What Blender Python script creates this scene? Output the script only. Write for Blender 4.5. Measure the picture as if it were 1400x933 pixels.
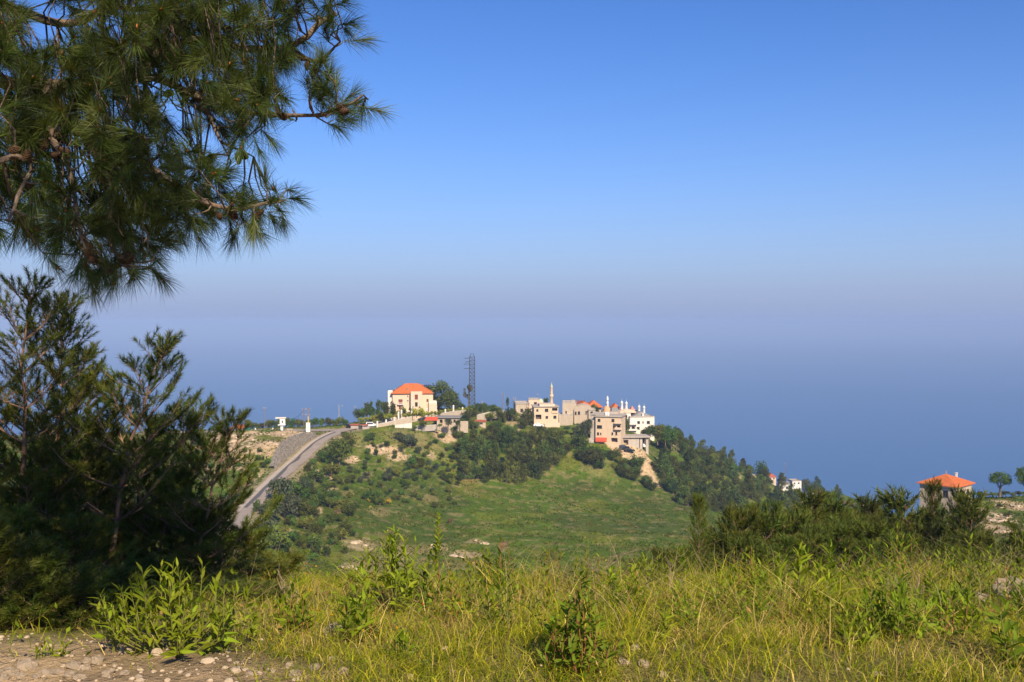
import bpy, math, random
import numpy as np
from mathutils import Vector, Matrix

for _o in list(bpy.data.objects):
    bpy.data.objects.remove(_o, do_unlink=True)
SC = bpy.context.scene
COL = SC.collection

# ---------------------------------------------------------------- camera
F = 1361.1                 # focal length in photograph pixels (35 mm lens on a 36 mm wide, 1400 px frame)
PCX, PCY, HORIZON = 700.0, 466.5, 440.0
PITCH = math.atan((PCY - HORIZON) / F)
cam_d = bpy.data.cameras.new('camera')
cam_d.lens = 35.0
cam_d.sensor_width = 36.0
cam_d.sensor_fit = 'HORIZONTAL'
cam_d.clip_start = 0.05
cam_d.clip_end = 250000.0
cam = bpy.data.objects.new('camera', cam_d)
COL.objects.link(cam)
cam.location = (0, 0, 0)
cam.rotation_euler = (math.pi / 2 - PITCH, 0, 0)
SC.camera = cam

# ---------------------------------------------------------------- sky, sun, exposure
SUN_EL, SUN_AZ = math.radians(36.0), math.radians(160.0)   # azimuth clockwise from +Y: behind the camera, to the right
sun_dir = Vector((math.cos(SUN_EL) * math.sin(SUN_AZ), math.cos(SUN_EL) * math.cos(SUN_AZ), math.sin(SUN_EL)))
world = bpy.data.worlds.new('World')
SC.world = world
world.use_nodes = True
wn = world.node_tree.nodes
wl = world.node_tree.links
wn.clear()
w_out = wn.new('ShaderNodeOutputWorld')
w_bg = wn.new('ShaderNodeBackground')
w_sky = wn.new('ShaderNodeTexSky')
w_sky.sky_type = 'NISHITA'
w_sky.sun_disc = False
w_sky.sun_elevation = SUN_EL
w_sky.sun_rotation = SUN_AZ
w_sky.altitude = 400
w_sky.air_density = 1.0
w_sky.dust_density = 0.6
w_sky.ozone_density = 2.5
w_hs = wn.new('ShaderNodeHueSaturation')
w_hs.inputs['Saturation'].default_value = 1.2
wl.new(w_sky.outputs[0], w_hs.inputs['Color'])
w_tint = wn.new('ShaderNodeMix'); w_tint.data_type = 'RGBA'; w_tint.blend_type = 'MULTIPLY'; w_tint.inputs[0].default_value = 1
w_tint.inputs[7].default_value = (0.84, 1.02, 1.47, 1)
wl.new(w_hs.outputs[0], w_tint.inputs[6])
# the same pale sea haze all round the horizon
w_tc = wn.new('ShaderNodeTexCoord'); w_sx = wn.new('ShaderNodeSeparateXYZ')
wl.new(w_tc.outputs['Generated'], w_sx.inputs[0])
def _wm(op, a, b=None):
    n = wn.new('ShaderNodeMath'); n.operation = op
    for i, v in enumerate((a, b)):
        if v is None: continue
        if isinstance(v, (int, float)): n.inputs[i].default_value = v
        else: wl.new(v, n.inputs[i])
    return n.outputs[0]
w_z = _wm('DIVIDE', _wm('MAXIMUM', w_sx.outputs['Z'], 0.0), 0.105)
w_k = _wm('EXPONENT', _wm('MULTIPLY', _wm('POWER', w_z, 1.3), -1.0))
w_mix = wn.new('ShaderNodeMix'); w_mix.data_type = 'RGBA'
wl.new(w_k, w_mix.inputs[0]); wl.new(w_tint.outputs[2], w_mix.inputs[6])
w_mix.inputs[7].default_value = (3.35, 4.1, 6.5, 1)
wl.new(w_mix.outputs[2], w_bg.inputs['Color'])
w_bg.inputs['Strength'].default_value = 0.071
wl.new(w_bg.outputs[0], w_out.inputs['Surface'])

sun_d = bpy.data.lights.new('sun', 'SUN')
sun_d.energy = 5.0
sun_d.angle = math.radians(0.53)
sun_d.color = (1.0, 0.84, 0.61)
sun = bpy.data.objects.new('sun', sun_d)
COL.objects.link(sun)
sun.rotation_euler = sun_dir.to_track_quat('Z', 'Y').to_euler()

vs = SC.view_settings
vs.view_transform = 'Standard'
vs.look = 'None'
vs.exposure = 0.50
vs.gamma = 1.0
vs.use_curve_mapping = False
SC.render.engine = 'CYCLES'
SC.cycles.use_denoising = True
SC.cycles.max_bounces = 6
SC.cycles.diffuse_bounces = 3
SC.cycles.glossy_bounces = 2
SC.cycles.transmission_bounces = 4
SC.cycles.volume_bounces = 0
SC.cycles.transparent_max_bounces = 8
SC.cycles.sample_clamp_indirect = 6.0

# ---------------------------------------------------------------- pixel helpers
_cp, _sp = math.cos(PITCH), math.sin(PITCH)

def ray(px, py):
    zc = (PCY - py) / F
    return Vector(((px - PCX) / F, _cp + _sp * zc, -_sp + _cp * zc))

def at(px, py, D):
    """the point seen at photograph pixel (px, py), D metres away along +Y"""
    r = ray(px, py)
    return r * (D / r.y)

def slope_of(py):
    r = ray(700, py)
    return r.z / r.y

# ---------------------------------------------------------------- noise
def _hash(ix, iy, seed):
    n = (ix * 374761393 + iy * 668265263 + seed * 974634777) & 0xffffffff
    n = ((n ^ (n >> 13)) * 1274126177) & 0xffffffff
    n = n ^ (n >> 16)
    return (n & 0xffff) / 65535.0

def vnoise(x, y, seed=0):
    x = np.asarray(x, float); y = np.asarray(y, float)
    ix = np.floor(x).astype(np.int64); iy = np.floor(y).astype(np.int64)
    fx = x - ix; fy = y - iy
    fx = fx * fx * (3 - 2 * fx); fy = fy * fy * (3 - 2 * fy)
    a = _hash(ix, iy, seed); b = _hash(ix + 1, iy, seed)
    c = _hash(ix, iy + 1, seed); d = _hash(ix + 1, iy + 1, seed)
    return (a * (1 - fx) + b * fx) * (1 - fy) + (c * (1 - fx) + d * fx) * fy

def fbm(x, y, seed=0, octaves=4):
    s = 0; amp = 0.5; f = 1.0
    for k in range(octaves):
        s = s + amp * vnoise(np.asarray(x) * f, np.asarray(y) * f, seed + 17 * k)
        amp *= 0.5; f *= 2.03
    return s

def sstep(a, b, x):
    t = np.clip((np.asarray(x, float) - a) / (b - a), 0, 1)
    return t * t * (3 - 2 * t)

# ---------------------------------------------------------------- object helpers
def link(o):
    COL.objects.link(o)
    return o

def tag(o, label, cat, group=None, kind=None):
    o['label'] = label
    if cat: o['category'] = cat
    if group: o['group'] = group
    if kind: o['kind'] = kind
    return o

def thing(name, label, cat, loc=(0, 0, 0), rz=0.0, group=None, scale=1.0):
    o = bpy.data.objects.new(name, None)
    o.empty_display_size = 0.2
    link(o)
    o.location = loc
    o.rotation_euler = (0, 0, rz)
    o.scale = (scale,) * 3
    return tag(o, label, cat, group)

def np_mesh(name, verts, faces, mats, col=None, smooth=False, mat_idx=None):
    """faces: (M,k) index array or a list of such arrays"""
    verts = np.asarray(verts, np.float32)
    if not isinstance(faces, list): faces = [faces]
    faces = [np.asarray(f, np.int32) for f in faces if len(f)]
    me = bpy.data.meshes.new(name)
    me.vertices.add(len(verts))
    me.vertices.foreach_set('co', verts.ravel())
    tot = np.concatenate([f.ravel() for f in faces])
    me.loops.add(len(tot))
    me.loops.foreach_set('vertex_index', tot)
    sizes = np.concatenate([np.full(len(f), f.shape[1], np.int32) for f in faces])
    starts = np.concatenate([[0], np.cumsum(sizes)[:-1]]).astype(np.int32)
    me.polygons.add(len(sizes))
    me.polygons.foreach_set('loop_start', starts)
    me.polygons.foreach_set('loop_total', sizes)
    if mat_idx is not None:
        me.polygons.foreach_set('material_index', np.asarray(mat_idx, np.int32))
    if smooth:
        me.polygons.foreach_set('use_smooth', np.ones(len(sizes), bool))
    if not isinstance(mats, (list, tuple)): mats = [mats]
    for m in mats: me.materials.append(m)
    if col is not None:
        ca = me.color_attributes.new('Col', 'FLOAT_COLOR', 'POINT')
        c4 = np.ones((len(verts), 4), np.float32)
        c4[:, :3] = col
        ca.data.foreach_set('color', c4.ravel())
    me.update(calc_edges=True)
    me.validate()
    return me

def obj(name, me, parent=None):
    o = bpy.data.objects.new(name, me)
    link(o)
    if parent is not None: o.parent = parent
    return o

def copy_tree(o, parent=None):
    c = o.copy()
    link(c)
    c.parent = parent
    for ch in list(o.children):
        copy_tree(ch, c)
    return c

class MB:
    """collects boxes, tubes, lathes and plain faces; build() makes ONE mesh object"""
    def __init__(self):
        self.v = []; self.f = []; self.m = []; self.sm = []
    def add(self, vs_, fs_, mi=0, smooth=False):
        b = len(self.v)
        self.v += [tuple(p) for p in vs_]
        for f in fs_:
            self.f.append(tuple(b + i for i in f)); self.m.append(mi); self.sm.append(smooth)
        return self
    def box(self, x0, x1, y0, y1, z0, z1, mi=0, mtx=None):
        p = [(x0, y0, z0), (x1, y0, z0), (x1, y1, z0), (x0, y1, z0), (x0, y0, z1), (x1, y0, z1), (x1, y1, z1), (x0, y1, z1)]
        if mtx is not None: p = [mtx @ Vector(q) for q in p]
        return self.add(p, [(0, 3, 2, 1), (4, 5, 6, 7), (0, 1, 5, 4), (1, 2, 6, 5), (2, 3, 7, 6), (3, 0, 4, 7)], mi)
    def tube(self, pts, radii, n=6, mi=0, cap=True, smooth=True):
        pts = [Vector(p) for p in pts]
        if not hasattr(radii, '__len__'): radii = [radii] * len(pts)
        rings = []
        up = Vector((0, 0, 1))
        for i, p in enumerate(pts):
            d = (pts[min(i + 1, len(pts) - 1)] - pts[max(i - 1, 0)])
            if d.length < 1e-9: d = Vector((0, 0, 1))
            d.normalize()
            a = d.cross(up)
            if a.length < 1e-3: a = d.cross(Vector((1, 0, 0)))
            a.normalize(); b = d.cross(a)
            rings.append([p + (a * math.cos(2 * math.pi * k / n) + b * math.sin(2 * math.pi * k / n)) * radii[i] for k in range(n)])
        vv = [q for r in rings for q in r]
        ff = []
        for i in range(len(pts) - 1):
            for k in range(n):
                k2 = (k + 1) % n
                ff.append((i * n + k, i * n + k2, (i + 1) * n + k2, (i + 1) * n + k))
        self.add(vv, ff, mi, smooth)
        if cap:
            self.add(rings[0], [tuple(range(n))], mi); self.add(rings[-1], [tuple(reversed(range(n)))], mi)
        return self
    def lathe(self, prof, n=12, c=(0, 0, 0), mi=0, smooth=True):
        vv = []; ff = []
        for r, z in prof:
            for k in range(n):
                a = 2 * math.pi * k / n
                vv.append((c[0] + r * math.cos(a), c[1] + r * math.sin(a), c[2] + z))
        for i in range(len(prof) - 1):
            for k in range(n):
                k2 = (k + 1) % n
                ff.append((i * n + k, i * n + k2, (i + 1) * n + k2, (i + 1) * n + k))
        return self.add(vv, ff, mi, smooth)
    def mesh(self, name, mats):
        me = bpy.data.meshes.new(name)
        me.from_pydata(self.v, [], self.f)
        if not isinstance(mats, (list, tuple)): mats = [mats]
        for m in mats: me.materials.append(m)
        me.polygons.foreach_set('material_index', np.asarray(self.m, np.int32))
        me.polygons.foreach_set('use_smooth', np.asarray(self.sm, bool))
        me.update()
        return me
    def build(self, name, mats, parent=None):
        return obj(name, self.mesh(name, mats), parent)

# ---------------------------------------------------------------- materials
def _mat(name):
    m = bpy.data.materials.new(name)
    m.use_nodes = True
    nt = m.node_tree
    nt.nodes.clear()
    out = nt.nodes.new('ShaderNodeOutputMaterial')
    return m, nt, out

def solid(name, color, rough=0.8, scale=3.0, var=0.18, bump=0.0, metallic=0.0, spec=0.3, streak=0.0, bump_scale=None):
    """weathered paint / stone / plaster: base colour broken up by two noises, optional bump and rain streaks"""
    m, nt, out = _mat(name)
    N, L = nt.nodes.new, nt.links.new
    bs = N('ShaderNodeBsdfPrincipled')
    tc = N('ShaderNodeTexCoord')
    n1 = N('ShaderNodeTexNoise'); n1.inputs['Scale'].default_value = scale; n1.inputs['Detail'].default_value = 6; n1.inputs['Roughness'].default_value = 0.65
    L(tc.outputs['Object'], n1.inputs['Vector'])
    ramp = N('ShaderNodeMapRange'); ramp.inputs[1].default_value = 0.3; ramp.inputs[2].default_value = 0.7
    ramp.inputs[3].default_value = 1 - var; ramp.inputs[4].default_value = 1 + var
    L(n1.outputs['Fac'], ramp.inputs[0])
    mul = N('ShaderNodeMix'); mul.data_type = 'RGBA'; mul.blend_type = 'MULTIPLY'; mul.inputs[0].default_value = 1
    mul.inputs[6].default_value = (*color, 1)
    L(ramp.outputs[0], mul.inputs[7])
    last = mul.outputs[2]
    if streak > 0:
        mp = N('ShaderNodeMapping'); mp.inputs['Scale'].default_value = (2.2, 2.2, 0.12)
        L(tc.outputs['Object'], mp.inputs['Vector'])
        n2 = N('ShaderNodeTexNoise'); n2.inputs['Scale'].default_value = 1.0; n2.inputs['Detail'].default_value = 4
        L(mp.outputs[0], n2.inputs['Vector'])
        r2 = N('ShaderNodeMapRange'); r2.inputs[1].default_value = 0.35; r2.inputs[2].default_value = 0.75
        r2.inputs[3].default_value = 1.0; r2.inputs[4].default_value = 1 - streak
        L(n2.outputs['Fac'], r2.inputs[0])
        m2 = N('ShaderNodeMix'); m2.data_type = 'RGBA'; m2.blend_type = 'MULTIPLY'; m2.inputs[0].default_value = 1
        L(last, m2.inputs[6]); L(r2.outputs[0], m2.inputs[7])
        last = m2.outputs[2]
    L(last, bs.inputs['Base Color'])
    bs.inputs['Roughness'].default_value = rough
    bs.inputs['Metallic'].default_value = metallic
    bs.inputs['Specular IOR Level'].default_value = spec
    if bump > 0:
        nb = N('ShaderNodeTexNoise'); nb.inputs['Scale'].default_value = bump_scale or scale * 3; nb.inputs['Detail'].default_value = 5
        L(tc.outputs['Object'], nb.inputs['Vector'])
        b = N('ShaderNodeBump'); b.inputs['Strength'].default_value = bump; b.inputs['Distance'].default_value = 0.05
        L(nb.outputs['Fac'], b.inputs['Height']); L(b.outputs[0], bs.inputs['Normal'])
    L(bs.outputs[0], out.inputs['Surface'])
    return m

def leafmat(name, color, trans=0.35, rough=0.5, var=0.25, hue=0.03, tcol=None, spec=0.10):
    """foliage: mesh colour attribute x base colour, varied per object, with light passing through"""
    m, nt, out = _mat(name)
    N, L = nt.nodes.new, nt.links.new
    at_ = N('ShaderNodeAttribute'); at_.attribute_name = 'Col'
    mul = N('ShaderNodeMix'); mul.data_type = 'RGBA'; mul.blend_type = 'MULTIPLY'; mul.inputs[0].default_value = 1
    mul.inputs[6].default_value = (*color, 1)
    L(at_.outputs['Color'], mul.inputs[7])
    oi = N('ShaderNodeObjectInfo')
    hs = N('ShaderNodeHueSaturation')
    r1 = N('ShaderNodeMapRange'); r1.inputs[3].default_value = 1 - var; r1.inputs[4].default_value = 1 + var
    r2 = N('ShaderNodeMapRange'); r2.inputs[3].default_value = 0.5 - hue; r2.inputs[4].default_value = 0.5 + hue
    L(oi.outputs['Random'], r1.inputs[0])
    mm = N('ShaderNodeMath'); mm.operation = 'MULTIPLY'; mm.inputs[1].default_value = 7.31
    fr = N('ShaderNodeMath'); fr.operation = 'FRACT'
    L(oi.outputs['Random'], mm.inputs[0]); L(mm.outputs[0], fr.inputs[0]); L(fr.outputs[0], r2.inputs[0])
    L(r1.outputs[0], hs.inputs['Value']); L(r2.outputs[0], hs.inputs['Hue'])
    L(mul.outputs[2], hs.inputs['Color'])
    bs = N('ShaderNodeBsdfPrincipled')
    bs.inputs['Roughness'].default_value = rough
    bs.inputs['Specular IOR Level'].default_value = spec
    L(hs.outputs[0], bs.inputs['Base Color'])
    tr = N('ShaderNodeBsdfTranslucent')
    tm = N('ShaderNodeMix'); tm.data_type = 'RGBA'; tm.blend_type = 'MULTIPLY'; tm.inputs[0].default_value = 1
    tm.inputs[7].default_value = (*(tcol or (1.3, 1.3, 0.5)), 1)
    L(hs.outputs[0], tm.inputs[6]); L(tm.outputs[2], tr.inputs['Color'])
    mx = N('ShaderNodeMixShader'); mx.inputs[0].default_value = trans
    L(bs.outputs[0], mx.inputs[1]); L(tr.outputs[0], mx.inputs[2])
    L(mx.outputs[0], out.inputs['Surface'])
    return m

def glassmat(name, color=(0.02, 0.025, 0.03)):
    m, nt, out = _mat(name)
    bs = nt.nodes.new('ShaderNodeBsdfPrincipled')
    bs.inputs['Base Color'].default_value = (*color, 1)
    bs.inputs['Roughness'].default_value = 0.12
    nt.links.new(bs.outputs[0], out.inputs['Surface'])
    return m

def tilemat(name, color):
    m, nt, out = _mat(name)
    N, L = nt.nodes.new, nt.links.new
    bs = N('ShaderNodeBsdfPrincipled'); bs.inputs['Roughness'].default_value = 0.85; bs.inputs['Specular IOR Level'].default_value = 0.2
    tc = N('ShaderNodeTexCoord')
    n1 = N('ShaderNodeTexNoise'); n1.inputs['Scale'].default_value = 1.3; n1.inputs['Detail'].default_value = 8; n1.inputs['Roughness'].default_value = 0.75
    L(tc.outputs['Object'], n1.inputs['Vector'])
    cr = N('ShaderNodeValToRGB')
    cr.color_ramp.elements[0].position = 0.3; cr.color_ramp.elements[1].position = 0.72
    cr.color_ramp.elements[0].color = (color[0] * 0.72, color[1] * 0.7, color[2] * 0.75, 1)
    cr.color_ramp.elements[1].color = (min(color[0] * 1.18, 1), color[1] * 1.25, color[2] * 1.3, 1)
    L(n1.outputs['Fac'], cr.inputs[0]); L(cr.outputs[0], bs.inputs['Base Color'])
    wv = N('ShaderNodeTexWave'); wv.inputs['Scale'].default_value = 2.2; wv.bands_direction = 'Z'; wv.inputs['Distortion'].default_value = 0.4
    L(tc.outputs['Object'], wv.inputs['Vector'])
    b = N('ShaderNodeBump'); b.inputs['Strength'].default_value = 0.5; b.inputs['Distance'].default_value = 0.06
    L(wv.outputs['Fac'], b.inputs['Height']); L(b.outputs[0], bs.inputs['Normal'])
    L(bs.outputs[0], out.inputs['Surface'])
    return m

M = {}
M['cream'] = solid('cream_plaster', (0.634, 0.484, 0.334), 0.9, 0.8, 0.08, streak=0.10)
M['peach'] = solid('peach_plaster', (0.686, 0.510, 0.370), 0.9, 0.8, 0.07, streak=0.08)
M['stone_wall'] = solid('limestone_blockwork', (0.484, 0.396, 0.299), 0.95, 2.5, 0.2, bump=0.5, streak=0.15)
M['grey_stone'] = solid('grey_render', (0.48, 0.42, 0.36), 0.95, 1.5, 0.18, bump=0.3, streak=0.25)
M['white'] = solid('white_plaster', (0.704, 0.651, 0.581), 0.85, 0.8, 0.06, streak=0.1)
M['bright_white'] = solid('white_paint', (0.722, 0.704, 0.669), 0.7, 1.0, 0.05)
M['concrete'] = solid('concrete', (0.42, 0.37, 0.32), 0.95, 1.5, 0.15, streak=0.2)
M['grey_roof'] = solid('grey_roofing', (0.24, 0.23, 0.22), 0.9, 1.5, 0.2)
M['orange_tile'] = tilemat('orange_roof_tile', (0.56, 0.145, 0.04))
M['red_tile'] = tilemat('red_roof_tile', (0.40, 0.11, 0.055))
M['pink_tile'] = tilemat('pink_roof_tile', (0.60, 0.26, 0.20))
M['shutter'] = solid('red_brown_shutter', (0.20, 0.055, 0.03), 0.6, 4, 0.15)
M['glass'] = glassmat('window_glass')
M['dark_frame'] = solid('dark_frame', (0.06, 0.05, 0.045), 0.6, 4, 0.1)
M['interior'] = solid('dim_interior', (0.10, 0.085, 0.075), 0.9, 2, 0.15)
M['green_dome'] = solid('pale_green_dome', (0.42, 0.47, 0.33), 0.7, 1.5, 0.12)
M['orange_dome'] = solid('orange_dome', (0.66, 0.36, 0.18), 0.7, 1.5, 0.1)
M['steel'] = solid('galvanised_steel', (0.16, 0.17, 0.19), 0.55, 4, 0.15, metallic=0.4)
M['mast_steel'] = solid('dark_mast_steel', (0.055, 0.06, 0.075), 0.6, 4, 0.15)
M['wood_pole'] = solid('weathered_pole_wood', (0.24, 0.16, 0.11), 0.9, 3, 0.2, streak=0.2)
M['yellow_paint'] = solid('faded_yellow_paint', (0.55, 0.36, 0.08), 0.7, 3, 0.15)
M['awning'] = solid('red_awning_cloth', (0.60, 0.09, 0.04), 0.8, 2, 0.1)
M['car_black'] = solid('black_car_paint', (0.012, 0.013, 0.015), 0.25, 3, 0.1, spec=0.6)
M['car_white'] = solid('white_car_paint', (0.7, 0.7, 0.7), 0.3, 3, 0.05, spec=0.6)
M['car_green'] = solid('green_skip_paint', (0.03, 0.14, 0.11), 0.5, 3, 0.15)
M['rubber'] = solid('rubber', (0.02, 0.02, 0.02), 0.9, 4, 0.1)
M['asphalt'] = solid('pale_worn_asphalt', (0.308, 0.255, 0.207), 0.95, 0.35, 0.14, bump=0.15)
M['asphalt_dark'] = solid('tar_repair', (0.10, 0.095, 0.09), 0.9, 0.8, 0.15)
M['path'] = solid('concrete_footway', (0.422, 0.352, 0.273), 0.95, 0.5, 0.12)
M['rock'] = solid('limestone_rock', (0.52, 0.40, 0.27), 0.95, 1.6, 0.28, bump=0.8)
M['gabion_rock'] = solid('grey_rubble', (0.21, 0.185, 0.16), 0.95, 0.9, 0.35, bump=0.6)
M['pebble'] = solid('pale_stone', (0.46, 0.36, 0.25), 0.95, 14, 0.25, bump=0.6)
M['bark'] = solid('pine_bark', (0.17, 0.125, 0.095), 0.95, 9, 0.4, bump=0.8)
M['bark_young'] = solid('young_pine_bark', (0.33, 0.20, 0.13), 0.9, 14, 0.3, bump=0.5)
M['bark_far'] = solid('tree_bark', (0.15, 0.11, 0.08), 0.95, 3, 0.2)
M['twig'] = solid('pale_twig', (0.27, 0.20, 0.135), 0.9, 20, 0.25)
M['stem'] = solid('green_stem', (0.16, 0.16, 0.035), 0.7, 20, 0.2)
M['red_stem'] = solid('reddish_stem', (0.26, 0.11, 0.045), 0.7, 20, 0.2)
M['cone'] = solid('pine_cone', (0.085, 0.045, 0.025), 0.8, 40, 0.35, bump=0.4)
M['bud'] = solid('pine_bud', (0.42, 0.13, 0.05), 0.8, 40, 0.3)
M['needle'] = leafmat('long_pine_needle', (0.0760, 0.1120, 0.0272), 0.25, 0.4, 0.0, 0.0, spec=0.28)
M['needle_young'] = leafmat('young_pine_needle', (0.1000, 0.1280, 0.0192), 0.22, 0.45, 0.12, 0.012, spec=0.2)
M['needle_mid'] = leafmat('hillside_pine_needle', (0.0864, 0.1120, 0.0192), 0.22, 0.5, 0.25, 0.02)
M['crown_pine'] = leafmat('far_pine_crown', (0.0704, 0.0950, 0.0194), 0.15, 0.6, 0.42, 0.04)
M['crown_broad'] = leafmat('far_broadleaf_crown', (0.0880, 0.1214, 0.0211), 0.22, 0.6, 0.45, 0.055)
M['crown_olive'] = leafmat('grey_green_crown', (0.0748, 0.0924, 0.0484), 0.2, 0.6, 0.2, 0.02)
M['crown_yellow'] = leafmat('yellow_green_hedge', (0.29, 0.31, 0.03), 0.25, 0.6, 0.15, 0.02)
M['crown_rust'] = leafmat('rusty_bush', (0.19, 0.13, 0.06), 0.2, 0.7, 0.2, 0.02)
M['crown_euc'] = leafmat('brownish_eucalyptus_crown', (0.11, 0.10, 0.05), 0.2, 0.7, 0.1, 0.01)
M['crown_gold'] = leafmat('golden_bush', (0.42, 0.28, 0.03), 0.25, 0.7, 0.15, 0.02)
M['leaf'] = leafmat('shrub_leaf', (0.215, 0.275, 0.016), 0.42, 0.5, 0.22, 0.015, spec=0.12)
M['leaf_dark'] = leafmat('dark_shrub_leaf', (0.135, 0.19, 0.014), 0.38, 0.5, 0.25, 0.015, spec=0.12)
M['grass'] = leafmat('grass_blade', (1, 1, 1), 0.45, 0.5, 0.0, 0.0, tcol=(1.2, 1.2, 0.45), spec=0.06)
# ================================================================ the lie of the land
# control points: (px, py, D) seen in the photograph, or (px, z, D, 'z') for ground that is hidden
CP = []
NEAR = [(5, -1.70), (6.5, -1.92), (8, -2.2), (10, -2.75), (14, -4.4), (20, -7.0), (30, -11.2), (60, -22.0), (100, -34.5), (150, -47.0)]
COLS = [-500, -250, 0, 150, 310, 450, 560, 700, 800, 900, 1000, 1100, 1200, 1300, 1400, 1650, 1900]
for c in COLS:
    for d, z in NEAR:
        if c >= 1300:
            z = z * (0.93 if d > 50 else 1.0)
        CP.append((c, z, d, 'z'))
def col(px, pts, hid):
    for d, py in pts: CP.append((px, py, d))
    for d, z in hid: CP.append((px, z, d, 'z'))
HID = [(600, -140), (800, -215), (1100, -292), (1600, -312)]
col(-500, [], [(200, -52), (300, -50), (380, -48), (450, -62)] + HID)
col(-250, [], [(200, -52), (300, -50), (380, -46), (450, -62)] + HID)
col(0, [(200, 790), (260, 712), (310, 650), (350, 606), (380, 596), (430, 625)], HID)
col(150, [(200, 780), (260, 705), (310, 645), (350, 603), (380, 594), (430, 622)], HID)
col(310, [(200, 770), (230, 722), (270, 683), (300, 648), (325, 618), (345, 598), (362, 590), (385, 587), (430, 612)], HID)
col(375, [(230, 742), (270, 690), (298, 654), (310, 628), (322, 607), (335, 601), (347, 596), (362, 589), (385, 585), (430, 610)], [])
col(450, [(200, 800), (230, 762), (270, 703), (300, 664), (330, 630), (350, 606), (365, 588), (385, 583), (430, 606)], HID)
col(510, [(230, 770), (270, 715), (300, 678), (330, 640), (350, 611), (362, 592), (369, 587), (380, 578), (400, 574), (440, 590)], HID)
col(560, [(200, 812), (230, 776), (260, 742), (300, 692), (330, 652), (348, 622), (360, 599), (367, 587.5), (377, 581), (386, 568), (396, 563), (430, 562), (470, 582)], HID)
col(630, [(230, 779), (260, 745), (300, 702), (335, 660), (365, 618), (382, 592), (400, 572), (415, 563), (440, 558), (470, 568)], HID)
col(700, [(200, 816), (230, 781), (260, 747), (300, 708), (340, 668), (370, 632), (395, 598), (412, 580), (430, 568), (450, 562), (480, 568), (530, 610)], HID)
col(745, [(300, 712), (340, 678), (370, 645), (390, 612), (405, 590), (415, 583), (440, 570), (470, 566), (520, 590)], HID)
col(790, [(230, 784), (260, 750), (300, 716), (340, 684), (370, 655), (388, 625), (400, 602), (412, 584), (425, 578), (450, 571), (480, 573), (560, 640)], HID)
col(828, [(300, 718), (340, 688), (370, 658), (386, 628), (397, 610), (405, 606), (420, 592), (445, 580), (480, 578), (560, 645)], HID)
col(870, [(300, 720), (340, 692), (370, 672), (390, 640), (402, 612), (415, 601), (430, 591), (455, 586), (490, 594), (560, 650)], HID)
col(920, [(230, 788), (260, 755), (300, 722), (340, 694), (380, 672), (410, 645), (435, 618), (460, 604), (485, 600), (510, 608), (600, 690)], HID)
col(1000, [(230, 792), (300, 742), (350, 714), (400, 692), (440, 668), (480, 646), (515, 634), (540, 642), (650, 740)], HID)
col(1100, [(230, 800), (300, 772), (400, 728), (500, 692), (560, 677), (600, 672), (640, 684), (750, 770)], [(1100, -295), (1600, -312)])
col(1200, [(180, 800), (260, 760), (350, 745), (450, 730), (550, 710), (650, 697), (690, 700), (800, 770)], [(1100, -295), (1600, -312)])
col(1300, [(150, 812), (200, 752), (235, 716), (260, 697), (285, 692), (310, 700), (340, 720), (450, 820)], HID)
col(1400, [(150, 800), (190, 748), (230, 712), (262, 688), (300, 681), (330, 690), (450, 790)], HID)
col(1650, [(200, 740), (262, 688), (300, 681), (330, 690), (450, 790)], HID)

_cx = []; _cs = []
for c in CP:
    t = (c[0] - PCX) / F
    _cx.append((6.0 * math.log(c[2]), 8.0 * t))
    _cs.append(c[1] / c[2] if len(c) == 4 else slope_of(c[1]))
_cx = np.array(_cx); _cs = np.array(_cs)
def _tps(a, b):
    r2 = (a[:, None, 0] - b[None, :, 0]) ** 2 + (a[:, None, 1] - b[None, :, 1]) ** 2
    return 0.5 * r2 * np.log(r2 + 1e-12)
_n = len(_cx)
_A = np.zeros((_n + 3, _n + 3))
_A[:_n, :_n] = _tps(_cx, _cx) + np.eye(_n) * 0.02
_A[:_n, _n] = 1; _A[:_n, _n + 1:] = _cx
_A[_n:, :_n] = _A[:_n, _n:].T
_w = np.linalg.solve(_A, np.concatenate([_cs, np.zeros(3)]))
def _slope(u):
    out = np.empty(len(u))
    for i in range(0, len(u), 20000):
        b = u[i:i + 20000]
        out[i:i + 20000] = _tps(b, _cx) @ _w[:_n] + _w[_n] + b @ _w[_n + 1:]
    return out

# the road: centre line from below the left pines up to the hamlet's junction
ROAD = [(268, 775, 183), (296, 745, 205), (318, 720, 228), (346, 688, 258), (378, 656, 288), (410, 627, 318), (436, 604, 342), (462, 591, 360), (496, 583, 374), (540, 576, 386), (600, 567, 400)]
ROADP = [at(*p) for p in ROAD]
LANE = [(478, 588, 366), (440, 588.5, 368), (400, 588.5, 369), (350, 589, 370), (290, 590, 371), (200, 592, 372)]
LANEP = [at(*p) for p in LANE]
def _resample(P, step):
    P = np.array(P); out = []
    n = len(P)
    for i in range(n - 1):                       # Catmull-Rom
        p0 = P[max(i - 1, 0)]; p1 = P[i]; p2 = P[i + 1]; p3 = P[min(i + 2, n - 1)]
        k = max(2, int(np.linalg.norm(p2 - p1) / step))
        for j in range(k):
            t = j / k
            out.append(0.5 * ((2 * p1) + (-p0 + p2) * t + (2 * p0 - 5 * p1 + 4 * p2 - p3) * t * t + (-p0 + 3 * p1 - 3 * p2 + p3) * t ** 3))
    out.append(P[-1])
    return np.array(out)
ROADC = _resample([tuple(p) for p in ROADP], 3.0)
LANEC = _resample([tuple(p) for p in LANEP], 3.0)
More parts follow.
